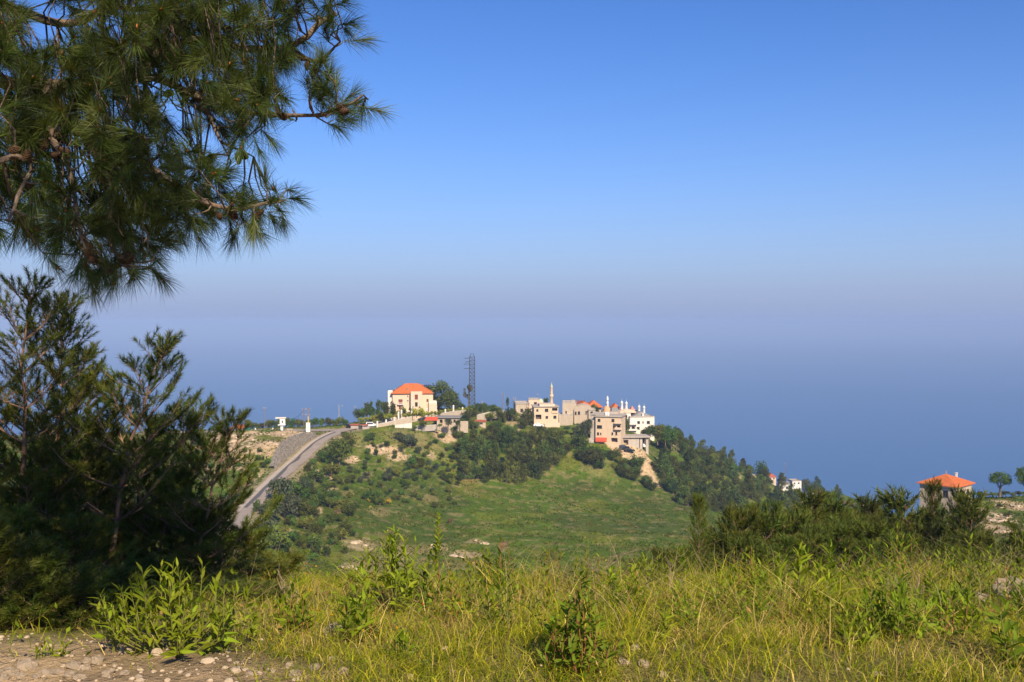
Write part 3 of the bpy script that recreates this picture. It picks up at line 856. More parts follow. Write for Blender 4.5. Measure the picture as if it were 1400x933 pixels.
h = House('red_roof_house', 'house with a long orange-red gabled roof behind the vaulted house', 786, 824, 570, 455, 12, yaw=3)
h.block(788, 822, 557, front=[(796, 799, 558.5, 562, 'dark'), (805, 808, 558.5, 562, 'dark'), (814, 817, 558.5, 562, 'dark')], mat='cream', roof=False)
r_ = hip_roof(MB(), h.lx(786), h.lx(813), -0.6, 12.6, h.z(557), h.z(549.8), 0.75)
hip_roof(r_, h.lx(802), h.lx(824.5), -1.6, 11.5, h.z(557) - 0.01, h.z(548.0), 0.12)
rr = h.part('roof', r_, 'orange_tile')
MB().tube([(h.lx(801.3), 6, h.z(550)), (h.lx(801.3), 6, h.z(544))], 0.05, 5).build('aerial', M['steel'], rr)
MB().box(h.lx(787), h.lx(802), 6.1, 6.5, h.z(550) - 0.2, h.z(549.2)).build('ridge_cap', M['shutter'], rr)

h = House('apartment_block', 'three-storey stone apartment block with red awning and corner balconies', 806, 849, 607.5, 400, 11, yaw=-16)
h.block(814, 849, 570, front=[(816.8, 820.6, 573, 576.8, 'dark'), (815.8, 822.8, 581.8, 586.2, 'dark'), (815.8, 818.8, 591.6, 595.4, 'dark'), (820.2, 822, 592, 595, 'dark'), (836, 840, 572.6, 576.6, 'dark'), (838, 842, 582, 585.6, 'dark'), (843.5, 848.4, 581.2, 585.4, 'open'), (836, 838.4, 591, 594.6, 'dark'), (841.4, 844, 590, 594.6, 'dark'), (835.5, 844.5, 598.6, 604.6, 'open')],
        left=[(2, 3.2, 573, 577, 'dark'), (6, 7.2, 573, 577, 'dark'), (2, 3.2, 583, 587, 'dark'), (6, 7.2, 592, 596, 'dark')], mat='cream', over=0.5, parapet=0.3)
h.block(806, 823.5, 568.0, depth=9, y0=1.2, mat='grey_stone', name='stone_wing', over=0.35, left=[(2, 3, 574, 578, 'dark'), (5, 6, 584, 588, 'dark')], parapet=0.2)
for (a, b, pb) in ((841, 850.5, 586.2), (841, 850.5, 578.0)):
    bb = MB().box(h.lx(a), h.lx(b), -1.2, -0.004, h.z(pb) - 0.18, h.z(pb)).box(h.lx(a), h.lx(b), -1.2, -1.08, h.z(pb) + 0.002, h.z(pb) + 0.75)
    h.part('balcony', bb, 'peach')
aw = MB(); x0, x1 = h.lx(815), h.lx(830.5); z0, z1 = h.z(602.4), h.z(597.2)
n = 6; PP = []
for k in range(n + 1):
    a = math.pi / 2 * k / n
    PP.append((-0.02 - 1.7 * math.sin(a), z0 + (z1 - z0) * math.cos(a) * 0.75 + 0.0))
aw.add([(x0, y, z) for y, z in PP] + [(x1, y, z) for y, z in PP], [(k, k + 1, n + 2 + k, n + 1 + k) for k in range(n)])
aw.box(x0, x1, -1.74, -1.70, z0 - 0.45, z0)
h.part('awning', aw, 'awning')
h.part('stair_flight', MB().add([(h.lx(812), -2.2, -3), (h.lx(812), -0.02, -3), (h.lx(812), -0.02, h.z(603)), (h.lx(812), -2.2, h.z(605)), (h.lx(806), -2.2, -3), (h.lx(806), -0.02, -3), (h.lx(806), -0.02, h.z(599)), (h.lx(806), -2.2, h.z(601))], [(0, 1, 2, 3), (4, 7, 6, 5), (3, 2, 6, 7), (0, 3, 7, 4), (1, 5, 6, 2)]), 'concrete')
for px, zz in ((826, 565.5), (829, 566.5)):
    tk = MB().lathe([(0.45, 0), (0.45, 1.2), (0.3, 1.4), (0.02, 1.45)], 12, (h.lx(px), 4.0, h.z(570) + 0.25)).box(h.lx(px) - .4, h.lx(px) + .4, 3.6, 4.4, h.z(570) + .222, h.z(570) + .25)
    h.part('water_tank', tk, 'bright_white')

h = House('domed_house', 'low plastered house with a round orange dome and white banded turret', 824, 848, 582, 432, 9)
h.block(824, 848, 564.5, mat='peach', front=[(842, 844.5, 566, 569, 'dark')], parapet=0.3)
h.part('dome', MB().lathe([(h.s * 5.2 * math.cos(a), h.s * 7.2 * math.sin(a)) for a in np.linspace(-0.25, math.pi / 2, 9)], 18, (h.lx(830.5), 3.4, h.z(563))), 'orange_dome')
tw = [(1.6, 557), (1.55, 553.5), (1.9, 553.2), (1.9, 552.4), (1.35, 552.2), (1.3, 548.2), (1.75, 547.9), (1.75, 547.1), (1.2, 546.9), (1.15, 544.2), (0.9, 543.4), (0.1, 542.6)]
h.part('turret', MB().lathe([(r * h.s, h.z(p)) for r, p in tw], 12, (h.lx(832), 5.0, 0)), 'bright_white')
h.part('vaulted_roof', MB().add([(h.lx(836), 0.5, h.z(564.2)), (h.lx(847), 0.5, h.z(564.2)), (h.lx(846), 4.5, h.z(558.4)), (h.lx(838), 4.5, h.z(558.4)), (h.lx(836), 8.5, h.z(564.2)), (h.lx(847), 8.5, h.z(564.2))], [(0, 1, 2, 3), (3, 2, 5, 4), (0, 3, 4), (1, 5, 2)]), 'grey_roof')

h = House('white_mansion', 'white mansion with grey roofs, slim white turrets and balconies on the hill end', 848, 896, 591, 430, 14, yaw=12)
h.block(861, 896, 571, front=[(871, 875, 576, 579.6, 'dark'), (878.6, 880.4, 576.4, 579, 'dark'), (885, 889.4, 576, 580, 'dark'), (870.4, 874.6, 584, 587.2, 'dark'), (863, 868.5, 583, 587.4, 'open')], mat='white', parapet=0.3, over=0.1)
h.block(848, 864, 566, depth=10, y0=2.0, front=[(856, 859, 568, 571.5, 'dark'), (857, 863, 576, 579, 'open'), (857, 863, 584, 587, 'open')], mat='white', name='west_wing', parapet=0.2)
h.part('balcony', MB().box(h.lx(858), h.lx(870), -1.3, -0.004, h.z(580.4), h.z(579.8)).box(h.lx(858), h.lx(870), -1.3, -1.2, h.z(579.8) + .002, h.z(577.9)), 'white')
h.part('balcony', MB().box(h.lx(858), h.lx(870), -1.3, -0.004, h.z(588.6), h.z(588.0)).box(h.lx(858), h.lx(870), -1.3, -1.2, h.z(588.0) + .002, h.z(586.1)), 'white')
h.part('grey_hip_roof', hip_roof(MB(), h.lx(867), h.lx(893), 1.0, 11, h.z(571) + 0.3, h.z(563.6), 0.6), 'grey_roof')
va = MB(); X0, X1 = h.lx(849), h.lx(873); P0 = []; P1 = []
for k in range(13):
    a = math.pi * k / 12
    xx = (X0 + X1) / 2 - math.cos(a) * (X1 - X0) / 2; zz = h.z(566.0) + 0.25 + math.sin(a) * h.s * 4.6
    P0.append((xx, 3.0, zz)); P1.append((xx, 11.5, zz))
va.add(P0 + P1, [(k, k + 1, 14 + k, 13 + k) for k in range(12)], 0, True); va.add(P0, [tuple(range(13))]); va.add(P1, [tuple(reversed(range(13)))])
h.part('vaulted_roof', va, 'peach')
for px, pt, pb in ((855.2, 549, 563), (861.8, 550, 563), (880.4, 555.5, 566), (887.6, 556.5, 567)):
    pr = [(1.7, pb), (1.7, pt + 3.2), (2.0, pt + 2.9), (2.0, pt + 2.2), (1.3, pt + 1.6), (0.4, pt + 0.6), (0.15, pt - 0.5), (0.12, pt - 3.2)]
    h.part('turret', MB().lathe([(r * h.s, h.z(p)) for r, p in pr], 12, (h.lx(px), 6.0, 0)), 'bright_white')
h.part('red_roof', hip_roof(MB(), h.lx(845), h.lx(856), 9.0, 14.0, h.z(560.5), h.z(554), 0.5), 'orange_tile')
h.part('pink_roof', hip_roof(MB(), h.lx(871), h.lx(879), 8.5, 13.0, h.z(565.5), h.z(557.5), 0.1), 'pink_tile')
h.part('roof_turret', MB().lathe([(1.5 * h.s, h.z(571)), (1.5 * h.s, h.z(567.6)), (1.1 * h.s, h.z(566.6)), (1.4 * h.s, h.z(566)), (0.1, h.z(565))], 10, (h.lx(880), 0.8, 0)), 'white')

h = House('carport', 'long low concrete carport with slab roof beside the apartment block', 846, 889, 610.5, 404, 7, yaw=6, cat='carport')
h.block(847, 874, 598.4, front=[(850, 859, 601.5, 609, 'open')], mat='grey_stone', roof=False)
h.part('roof', MB().box(h.lx(845), h.lx(889), -0.9, 7.4, h.z(598.4), h.z(596.6)), 'concrete')
for px in (884.5, 876):
    h.part('pillar', MB().box(h.lx(px) - .25, h.lx(px) + .8, 0.2, 0.8, -4, h.z(598.4) - 0.003), 'grey_stone')
h.part('back_wall', MB().box(h.lx(874) + 0.01, h.lx(888), 6.6, 6.9, -4, h.z(598.4) - 0.003), 'interior')

# ---- the house with the pyramid roof on the right-hand ridge (a corner towards us)
R45 = 7.35 / math.sqrt(2)
p = at(1293, 692, 261)
h = House('corner_house', 'square stone house with a red-orange pyramid roof behind young pines', 1266, 1320, 692.5, 261, 2 * R45 * 0.9, yaw=43)
S = R45 * 0.92
h.W = 2 * S
zt = h.z(660.8)
mb = MB()
wins_l = [(2.2, 3.6, 2.2 + 1.0, 4.9, 0.22, 'dark'), (6.0, 7.4, 3.2, 4.9, 0.22, 'dark'), (2.4, 3.4, 0.2, 2.0, 0.22, 'dark')]
wins_r = [(1.6, 3.0, 3.2, 4.9, 0.22, 'dark'), (6.4, 7.8, 3.2, 4.9, 0.22, 'dark'), (4.2, 5.2, 0.0, 2.1, 0.22, 'dark')]
off = 4.0
fr = lambda x, d, z: (-S + x, -S + d, -off + z)
fl = lambda x, d, z: (-S + d, S - x, -off + z)
fR = lambda x, d, z: (S - d, -S + x, -off + z)
fb = lambda x, d, z: (S - x, S - d, -off + z)
up = lambda ws: [(a, b, c + off, d + off, r, st) for a, b, c, d, r, st in ws]
wall_face(mb, 2 * S, zt + off, up(wins_r), fr); wall_face(mb, 2 * S, zt + off, up(wins_l), fl); wall_face(mb, 2 * S, zt + off, [], fR); wall_face(mb, 2 * S, zt + off, [], fb)
h.part('wall', mb, 'stone_wall')
for o in up(wins_r): h.window(fr, o)
for o in up(wins_l): h.window(fl, o)
rf = h.part('roof', hip_roof(MB(), -R45 - .25, R45 + .25, -R45 - .25, R45 + .25, zt, h.z(647.6), 0.0001, 0.2), 'orange_tile')
MB().box(R45 * .45, R45 * .45 + .45, -R45 * .35, -R45 * .35 + .45, zt + .8, zt + 2.6).box(R45 * .45 - .07, R45 * .45 + .52, -R45 * .35 - .07, -R45 * .35 + .52, zt + 2.603, zt + 2.75).build('chimney', M['white'], rf)
MB().lathe([(0.12, h.z(648)), (0.05, h.z(646.4)), (0.16, h.z(645.4)), (0.02, h.z(643.6))], 8).build('finial', M['concrete'], rf)
h.part('cornice', MB().box(-S - .12, S + .12, -S - .12, S + .12, zt - .3, zt - .003), 'white')

# ---- houses far down the shoulder, over the sea
def far_house(name, label, pxl, pxr, pyb, pyt, D, roof, mat='white', depth=9, yaw=0, pyr=None):
    g_ = hit((pxl + pxr) / 2, pyb) if D is None else None
    if D is None: D = g_.y if g_ is not None else 600
    h = House(name, label, pxl, pxr, pyb, D, depth, yaw)
    w = pxr - pxl; hh = pyb - pyt
    h.block(pxl, pxr, pyt, front=[(pxl + w * .15, pxl + w * .33, pyt + hh * .25, pyt + hh * .6, 'dark'), (pxl + w * .6, pxl + w * .8, pyt + hh * .25, pyt + hh * .6, 'dark')], mat=mat, roof=(roof is None), parapet=0.3)
    if roof: h.part('roof', hip_roof(MB(), h.lx(pxl) - .4, h.lx(pxr) + .4, -.4, depth + .4, h.z(pyt), h.z(pyr), 0.4), roof)
    return h
far_house('white_cottage', 'small white flat-roofed cottage among pines on the seaward slope', 1066, 1080, 672, 663, None, None, 'bright_white', 8, -12)
far_house('white_shed', 'long low white shed on the seaward slope above the cottage', 1083, 1096, 664, 658.5, None, None, 'bright_white', 7, 8)
far_house('red_roof_cottage', 'small red-roofed cottage beside the dark round tree on the slope', 1051, 1061, 657, 652.5, None, 'red_tile', 'peach', 8, 0, 648)
far_house('red_roof_cottage', 'red-roofed cottage low on the seaward slope past the pines', 1123, 1134, 682, 677.5, None, 'red_tile', 'peach', 9, 5, 673)
far_house('pink_cottage', 'pinkish cottage near the foot of the seaward slope', 1183, 1192, 702, 696, None, 'pink_tile', 'peach', 8, 0, 692)
far_house('white_cottage', 'tiny white cottage by bare rocks at the foot of the seaward slope', 1160, 1168, 697, 691, None, 'red_tile', 'bright_white', 8, 0, 687.5)

# ---- kiosk at the end of the lane
h = House('kiosk', 'low white kiosk with a sloping red-orange roof at the lane', 314, 334, 591, 374, 5, cat='kiosk')
h.block(316, 334, 585.5, mat='bright_white', roof=False, front=[(325, 330, 587, 590.5, 'dark')])
h.part('roof', MB().add([(h.lx(313), -.6, h.z(585.8)), (h.lx(335), -.6, h.z(585.3)), (h.lx(335), 5.5, h.z(582)), (h.lx(318), 5.5, h.z(583)), (h.lx(313), -.6, h.z(586.4)), (h.lx(335), -.6, h.z(585.9)), (h.lx(335), 5.5, h.z(582.6)), (h.lx(318), 5.5, h.z(583.6))], [(0, 1, 2, 3), (4, 7, 6, 5), (0, 4, 5, 1), (1, 5, 6, 2), (2, 6, 7, 3), (3, 7, 4, 0)]), 'orange_tile')
st = MB().lathe([(0.75, -1.0), (0.75, 0.3), (0.5, 0.5), (0.55, 1.2), (0.75, 1.6), (0.55, 2.1), (0.3, 2.3), (0.38, 2.6), (0.3, 2.95), (0.02, 3.05)], 12)
pp = at(321.5, 592, 370)
o = st.build('fountain', M['bright_white']); o.location = pp
tag(o, 'small white stone fountain in front of the kiosk', 'fountain')
# ================================================================ street furniture, walls, mast, cars
rng = random.Random(11)

# ---- lattice mast on the ridge
base = at(645.5, 562, 445); base.z -= 1.5
mast = thing('lattice_mast', 'tall grey steel lattice mast with side aerials behind the villa trees', 'mast', base)
sM = 445 / F
H = (562 - 483) * sM + 1.5
w0, w1 = 5.2 * sM, 4.4 * sM
leg = lambda sx, sy, z: Vector((sx * (w0 + (w1 - w0) * z / H) * .75, sy * (w0 + (w1 - w0) * z / H) * .75, z))
for sx in (-1, 1):
    for sy in (-1, 1):
        MB().tube([leg(sx, sy, -2), leg(sx, sy, H * .94), Vector((sx * .35, sy * .35, H))], [.17, .13, .1], 5).build('leg', M['mast_steel'], mast)
br = MB(); nb = 15
cor = [(-1, -1), (1, -1), (1, 1), (-1, 1)]
for k in range(nb):
    za, zb = H * .94 * k / nb, H * .94 * (k + 1) / nb
    for a in range(4):
        c0, c1 = cor[a], cor[(a + 1) % 4]
        br.tube([leg(*c0, za), leg(*c1, zb)], .055, 4, cap=False); br.tube([leg(*c1, za), leg(*c0, zb)], .055, 4, cap=False)
        br.tube([leg(*c0, zb), leg(*c1, zb)], .06, 4, cap=False)
br.build('lattice', M['mast_steel'], mast)
for py, L_ in ((489.5, 2.4), (494.5, 2.0), (497.5, 2.9), (503.5, 2.6)):
    z = (562 - py) * sM + 1.5
    a = MB().tube([(-w0 * .7, -w0 * .7, z), (-w0 - L_ * .7, -w0 * .7, z - .15)], .13, 5)
    for q in range(4):
        xx = -w0 - L_ * .7 + q * .32
        a.tube([(xx, -w0 * .7 - .5, z - .15 + q * .03), (xx, -w0 * .7 + .5, z - .15 + q * .03)], .04, 4)
    a.build('aerial', M['mast_steel'], mast)

# ---- poles
def pole(px, pyt, pyb, D, label, arms=(), r=0.16, mat='wood_pole', name='utility_pole', group='poles along the hilltop lane', cat='pole'):
    b = at(px, pyb, D); s = D / F; Hh = (pyb - pyt) * s
    t = thing(name, label, cat, b, 0, group)
    MB().tube([(0, 0, -1.5), (0, 0, Hh)], [r, r * .7], 7).build('post', M[mat], t)
    for (dz, w) in arms:
        a = MB().box(-w, w, -.07, .07, Hh - dz - .07, Hh - dz + .07)
        ao = a.build('crossarm', M['wood_pole'], t)
        for xx in (-w * .9, w * .9, 0):
            MB().lathe([(.05, 0), (.09, .06), (.05, .14), (.08, .2), (.02, .28)], 6, (xx, 0, Hh - dz + .072)).build('insulator', M['bright_white'], ao)
    return t, Hh
pole(361.5, 557.5, 588, 374, 'slim dark pole behind the hedge near the white sign box', [(0.3, .5)], .13)
t, Hh = pole(415.5, 558.5, 586, 378, 'dark wooden pole just behind the yellow-banded pole', [(.4, .7), (2.4, .7)], .18)
t, Hh = pole(421.5, 558.0, 592, 360, 'wooden pole with yellow lower band and white meter box by the gabion wall', [(.5, .8), (2.6, .6)], .24)
MB().tube([(0, 0, 2.6), (0, 0, Hh * .66)], .255, 8).build('painted_band', M['yellow_paint'], t)
mbx = MB().box(-.75, .75, -.5, -.26, .3, 3.6).box(-.8, .8, -.55, -.22, 3.602, 3.75)
mo = mbx.build('meter_box', M['bright_white'], t)
MB().box(-.08, .08, -.53, -.505, .4, 3.5).build('door_strip', M['concrete'], mo)
t, Hh = pole(463.5, 553.5, 580, 392, 'street lamp post with a bent arm at the head of the road', [], .15, 'concrete', 'street_lamp', None, 'street lamp')
MB().tube([(0, 0, Hh - .3), (.5, 0, Hh - .1), (1.2, 0, Hh - .35)], .06, 5).build('lamp_arm', M['steel'], t)
MB().box(1.0, 1.5, -.1, .1, Hh - .45, Hh - .352).build('lamp_head', M['bright_white'], t)
pole(485.5, 556.5, 580, 405, 'thin faded pole among the trees beside the villa', [(.2, .4)], .12)
t, Hh = pole(659, 548, 575, 418, 'pale concrete pole standing in shrubs below the mast', [], .2, 'concrete')
pole(688, 538, 578, 416, 'pale tall pole with crossarm left of the stone house', [(.4, .7)], .17)
pole(703.5, 543.5, 570, 432, 'dark pole with short crossarm behind the cypress', [(.3, .6), (1.0, .45)], .14)
pole(735, 539, 560, 460, 'thin aerial pole standing above the green dome', [(.3, .35)], .06, 'steel')
pole(1074, 634, 660, 600, 'thin pole on the seaward slope near the white shed', [(.3, .6)], .14)
# overhead wires between the two twin poles and the sign box
wa, wb = at(415, 561, 378), at(389, 577.5, 372)
wire = MB()
for dz in (0, -.5):
    wire.tube([wa.lerp(wb, k / 8) + Vector((0, 0, dz - 1.0 * (1 - (2 * k / 8 - 1) ** 2))) for k in range(9)], .035, 4)
tag(wire.build('overhead_wire', M['rubber']), 'thin sagging wires between the wooden pole and the sign box', 'wire')

# ---- white box on a post (wayside shrine)
b = at(385.5, 591, 366); s = 366 / F
t = thing('wayside_shrine', 'white boxed wayside shrine on a single white post by the lane', 'shrine', b, math.radians(8))
MB().box(-.5, .45, -.4, .4, -1, 15 * 0 + (591 - 581) * s).build('post', M['bright_white'], t)
z0, z1 = (591 - 580.5) * s, (591 - 572) * s
wl_ = MB()
wall_face(wl_, 1.9, z1 - z0, [(0.7, 1.15, .5, 1.5)], lambda x, d, z: (-.7 + x, -.8 + d, z0 + z), .3)
wl_.box(-.7, 1.2, -.5, .8, z0, z1)
wl_.box(-1.4, 1.3, -1.0, 1.0, z0 - .25, z0 - .003)
wl_.build('box', M['bright_white'], t)
MB().box(.0, .45, -.56, -.503, z0 + .5, z0 + 1.5).build('niche', M['interior'], t)
MB().box(-2.3, 1.5, -1.1, 1.1, z1 + .003, z1 + .35).build('roof', M['white'], t)

# ---- bollards beside the lane
for px, pt, pb, D in ((349.2, 585.5, 589.5, 369), (360.2, 587, 592.3, 364), (373.2, 585, 589.2, 371)):
    b = at(px, pb, D); Hh = (pb - pt) * D / F
    t = thing('bollard', 'stubby white tapered bollard at the edge of the lane', 'bollard', b, 0, 'white bollards along the lane')
    MB().lathe([(.30, -.6), (.30, .1), (.24, .12), (.18, Hh - .1), (.10, Hh), (.01, Hh + .03)], 10).build('post', M['bright_white'], t)
    MB().lathe([(.34, -.61), (.34, .05), (.302, .07)], 10).build('foot', M['concrete'], t)

# ---- low wall behind the lane
a, b2 = at(392, 590, 371), at(400, 589.5, 371)
lw = MB(); lw.box(0, (b2 - a).length, -.2, .2, -1, .9); lw.box(-.05, (b2 - a).length + .05, -.25, .25, .902, 1.0)
o = lw.build('low_wall', M['stone_wall']); o.location = a
tag(o, 'short low stone wall between the sign box and the hedge', 'wall')

# ---- dry-stone gabion wall below the lane, along the road
def road_at(D):
    i = int(np.argmin(np.abs(ROADC[:, 1] - D))); return Vector(ROADC[i])
ga = thing('gabion_wall', 'grey rubble retaining wall stepping down beside the climbing road', 'wall', road_at(330))
g0 = ga.location.copy()
line = []
for k in range(29):
    f = k / 28
    D = 304 + 47 * f
    c = road_at(D)
    px_e = c + Vector((-4.3, 0, 0))
    top = np.interp(f, [0, .12, .3, .55, .8, 1.0], [.8, 3.6, 5.4, 4.6, 2.8, .9])
    line.append((px_e, top))
core = MB()
n = len(line)
vb = [p - g0 + Vector((0, 0, -1.2)) for p, t_ in line]; vt = [p - g0 + Vector((-.9 * t_ / 5, .2, t_ - .1)) for p, t_ in line]
vr = [p - g0 + Vector((-1.9, .5, t_ - .25)) for p, t_ in line]
core.add(vb + vt + vr, [(i, i + 1, n + i + 1, n + i) for i in range(n - 1)] + [(n + i, n + i + 1, 2 * n + i + 1, 2 * n + i) for i in range(n - 1)])
core.build('core', M['gabion_rock'], ga)
def rock_mesh(seed, n_lon=8, n_lat=5, flat=.7):
    r = random.Random(seed); vs = [(0, 0, flat)]
    jit = [[1 + r.uniform(-.28, .28) for _ in range(n_lon)] for _ in range(n_lat)]
    for i in range(1, n_lat):
        th = math.pi * i / n_lat
        for j in range(n_lon):
            ph = 2 * math.pi * j / n_lon
            k = jit[i][j]
            vs.append((math.sin(th) * math.cos(ph) * k, math.sin(th) * math.sin(ph) * k * .85, math.cos(th) * flat * k))
    vs.append((0, 0, -flat))
    fs = [(0, 1 + j, 1 + (j + 1) % n_lon) for j in range(n_lon)]
    for i in range(n_lat - 2):
        for j in range(n_lon):
            a = 1 + i * n_lon + j; b_ = 1 + i * n_lon + (j + 1) % n_lon
            fs.append((a, a + n_lon, b_ + n_lon, b_))
    last = len(vs) - 1; b0 = 1 + (n_lat - 2) * n_lon
    fs += [(last, b0 + (j + 1) % n_lon, b0 + j) for j in range(n_lon)]
    return vs, fs
rub = MB()
RK = [rock_mesh(50 + k, 6, 4, .8) for k in range(6)]
for i in range(n - 1):
    for q in range(3):
        f = (q + rng.random() * .6) / 3
        p = line[i][0].lerp(line[i + 1][0], f) - g0; top = line[i][1] + (line[i + 1][1] - line[i][1]) * f
        z = -.4
        while z < top + .1:
            sz = rng.uniform(.24, .42)
            c = p + Vector((-.9 / 5 * max(z, 0) + .06, rng.uniform(-.1, .1), z + sz * .6))
            vs_, fs_ = RK[rng.randrange(6)]
            ro = Matrix.Rotation(rng.uniform(0, 6), 3, 'Z') @ Matrix.Rotation(rng.uniform(-.5, .5), 3, 'X')
            rub.add([c + ro @ Vector(v_) * sz for v_ in vs_], fs_)
            z += sz * 1.25
ro_ = rub.build('rubble_stones', M['gabion_rock'], ga); ro_['kind'] = 'stuff'

# ---- villa terrace: wall, posts, hedges, lower garden
def wall_run(name, label, P, h, th, mat, cap=True):
    t = thing(name, label, 'wall', P[0])
    mb = MB(); cp = MB()
    for a, b_ in zip(P[:-1], P[1:]):
        d = b_ - a; d.z = 0; d.normalize(); nn = Vector((-d.y, d.x, 0)) * th / 2
        q = [a - nn, b_ - nn, b_ + nn, a + nn]; q = [v_ - P[0] for v_ in q]
        dn = Vector((0, 0, 1.6)); u = Vector((0, 0, h))
        mb.add([v_ - dn for v_ in q] + [v_ + u for v_ in q], [(0, 1, 5, 4), (1, 2, 6, 5), (2, 3, 7, 6), (3, 0, 4, 7), (4, 5, 6, 7)])
        u2 = Vector((0, 0, h + .12)); nn2 = nn * 1.35
        q2 = [v_ - P[0] for v_ in (a - nn2, b_ - nn2, b_ + nn2, a + nn2)]
        cp.add([v_ + u + Vector((0, 0, .003)) for v_ in q2] + [v_ + u2 for v_ in q2], [(0, 1, 5, 4), (1, 2, 6, 5), (2, 3, 7, 6), (3, 0, 4, 7), (4, 5, 6, 7)])
    mb.build('wall_body', M[mat], t)
    if cap: cp.build('coping', M['white'], t)
    return t
wall_run('terrace_wall', 'pale stone terrace wall below the villa drive', [at(515, 587, 371), at(530, 583.5, 374), at(545, 579.5, 377), at(563, 575.5, 380)], 1.6, .4, 'stone_wall')
wall_run('drive_parapet', 'long white drive parapet in front of the villa garden', [at(563, 577, 381), at(585, 570, 385), at(600, 567, 390), at(622, 563.5, 398), at(645, 562, 405)], .3, .35, 'stone_wall')
wall_run('garden_wall', 'white lower garden wall with arched recess below the villa drive', [at(540, 586.5, 370), at(552, 585.2, 370), at(563, 584, 371)], 1.4, .35, 'white')
wall_run('patio_wall', 'low pale patio kerb wall beside the red canopy', [at(565, 585, 369), at(580, 584, 370), at(597, 583, 372)], .5, .3, 'concrete')
for (px, pt, pb, D) in ((516, 576.5, 588, 371), (528, 574.3, 584, 374), (539.5, 571, 581.5, 376), (545, 563.5, 579, 378), (549, 561, 575, 381), (563, 556.5, 573, 384), (583.8, 559, 572, 386), (596.8, 560, 566.5, 391), (609, 560, 565.5, 395), (620, 554.5, 564.5, 398), (632.5, 557.5, 562.5, 402)):
    b = at(px, pb, D); Hh = (pb - pt) * D / F
    t = thing('gate_post', 'square white garden post with a cap along the villa drive', 'post', b, 0, 'white posts along the villa drive')
    MB().box(-.28, .28, -.28, .28, -1.5, Hh - .2).build('shaft', M['white'], t)
    MB().box(-.36, .36, -.36, .36, Hh - .198, Hh - .05).lathe([(.2, 0), (.22, .12), (.02, .3)], 8, (0, 0, Hh - .05)).build('cap', M['bright_white'], t)

# canopy over the patio
b = at(590, 583, 372); s = 372 / F
t = thing('patio_canopy', 'faded red patio canopy on thin posts below the villa', 'canopy', b)
z = (583 - 572.5) * s
MB().add([(-2.6, -1.6, z - .5), (2.6, -1.6, z - .5), (2.1, 1.6, z + .5), (-2.1, 1.6, z + .5), (-2.6, -1.6, z - .62), (2.6, -1.6, z - .62), (2.1, 1.6, z + .38), (-2.1, 1.6, z + .38)], [(0, 1, 2, 3), (4, 7, 6, 5), (0, 4, 5, 1), (1, 5, 6, 2), (2, 6, 7, 3), (3, 7, 4, 0)]).build('canopy_sheet', M['awning'], t)
for xx, yy, zz in ((-2.3, -1.4, z - .62), (2.3, -1.4, z - .62), (-2, 1.4, z + .3), (2, 1.4, z + .3)):
    MB().tube([(xx, yy, -1.5), (xx, yy, zz)], .06, 5).build('post', M['bright_white'], t)
# garage outbuilding with flat dark roof
h = House('outbuilding', 'long stone outbuilding with a flat dark roof below the villa', 596, 628, 581, 376, 6, yaw=-4)
h.block(598, 628, 571.5, front=[(601, 605, 574, 579, 'open'), (612, 615, 574, 577.5, 'dark'), (620, 623, 574, 577.5, 'dark')], mat='stone_wall', roof=False)
h.part('roof', MB().box(h.lx(595), h.lx(629.5), -.7, 6.5, h.z(571.5), h.z(570.2)), 'grey_roof')
h.part('side_wall', MB().box(h.lx(629), h.lx(640), .3, .7, -3, h.z(576)), 'stone_wall')
# low walls with red roofs further along the ridge road
far_house('roadside_shop', 'low roadside shop with a thin red roof above the dark pines', 644, 664, 582, 577, 396, 'red_tile', 'stone_wall', 5, 3, 574.8)
wall_run('ridge_wall', 'long pale stone wall along the ridge road below the mast', [at(652, 572, 405), at(668, 568, 410), at(688, 566, 415), at(704, 566, 419)], 1.2, .4, 'stone_wall')

# ---- stall by the junction
b = at(492, 589, 368); s = 368 / F
t = thing('roadside_stall', 'grey roadside stall with thin red roofs at the road junction', 'stall', b)
MB().box(-3.4, -.6, 0, 3, -2, 2.0).box(.9, 3.4, .4, 3.2, -2, 1.4).build('wall', M['concrete'], t)
MB().box(-3.8, -.3, -.4, 3.3, 2.003, 2.25).box(.4, 2.6, -.2, 3.4, 1.9, 2.1).build('roof', M['red_tile'], t)
MB().box(-.55, .85, .5, .6, -2, 1.9).build('screen_panel', M['dark_frame'], t)

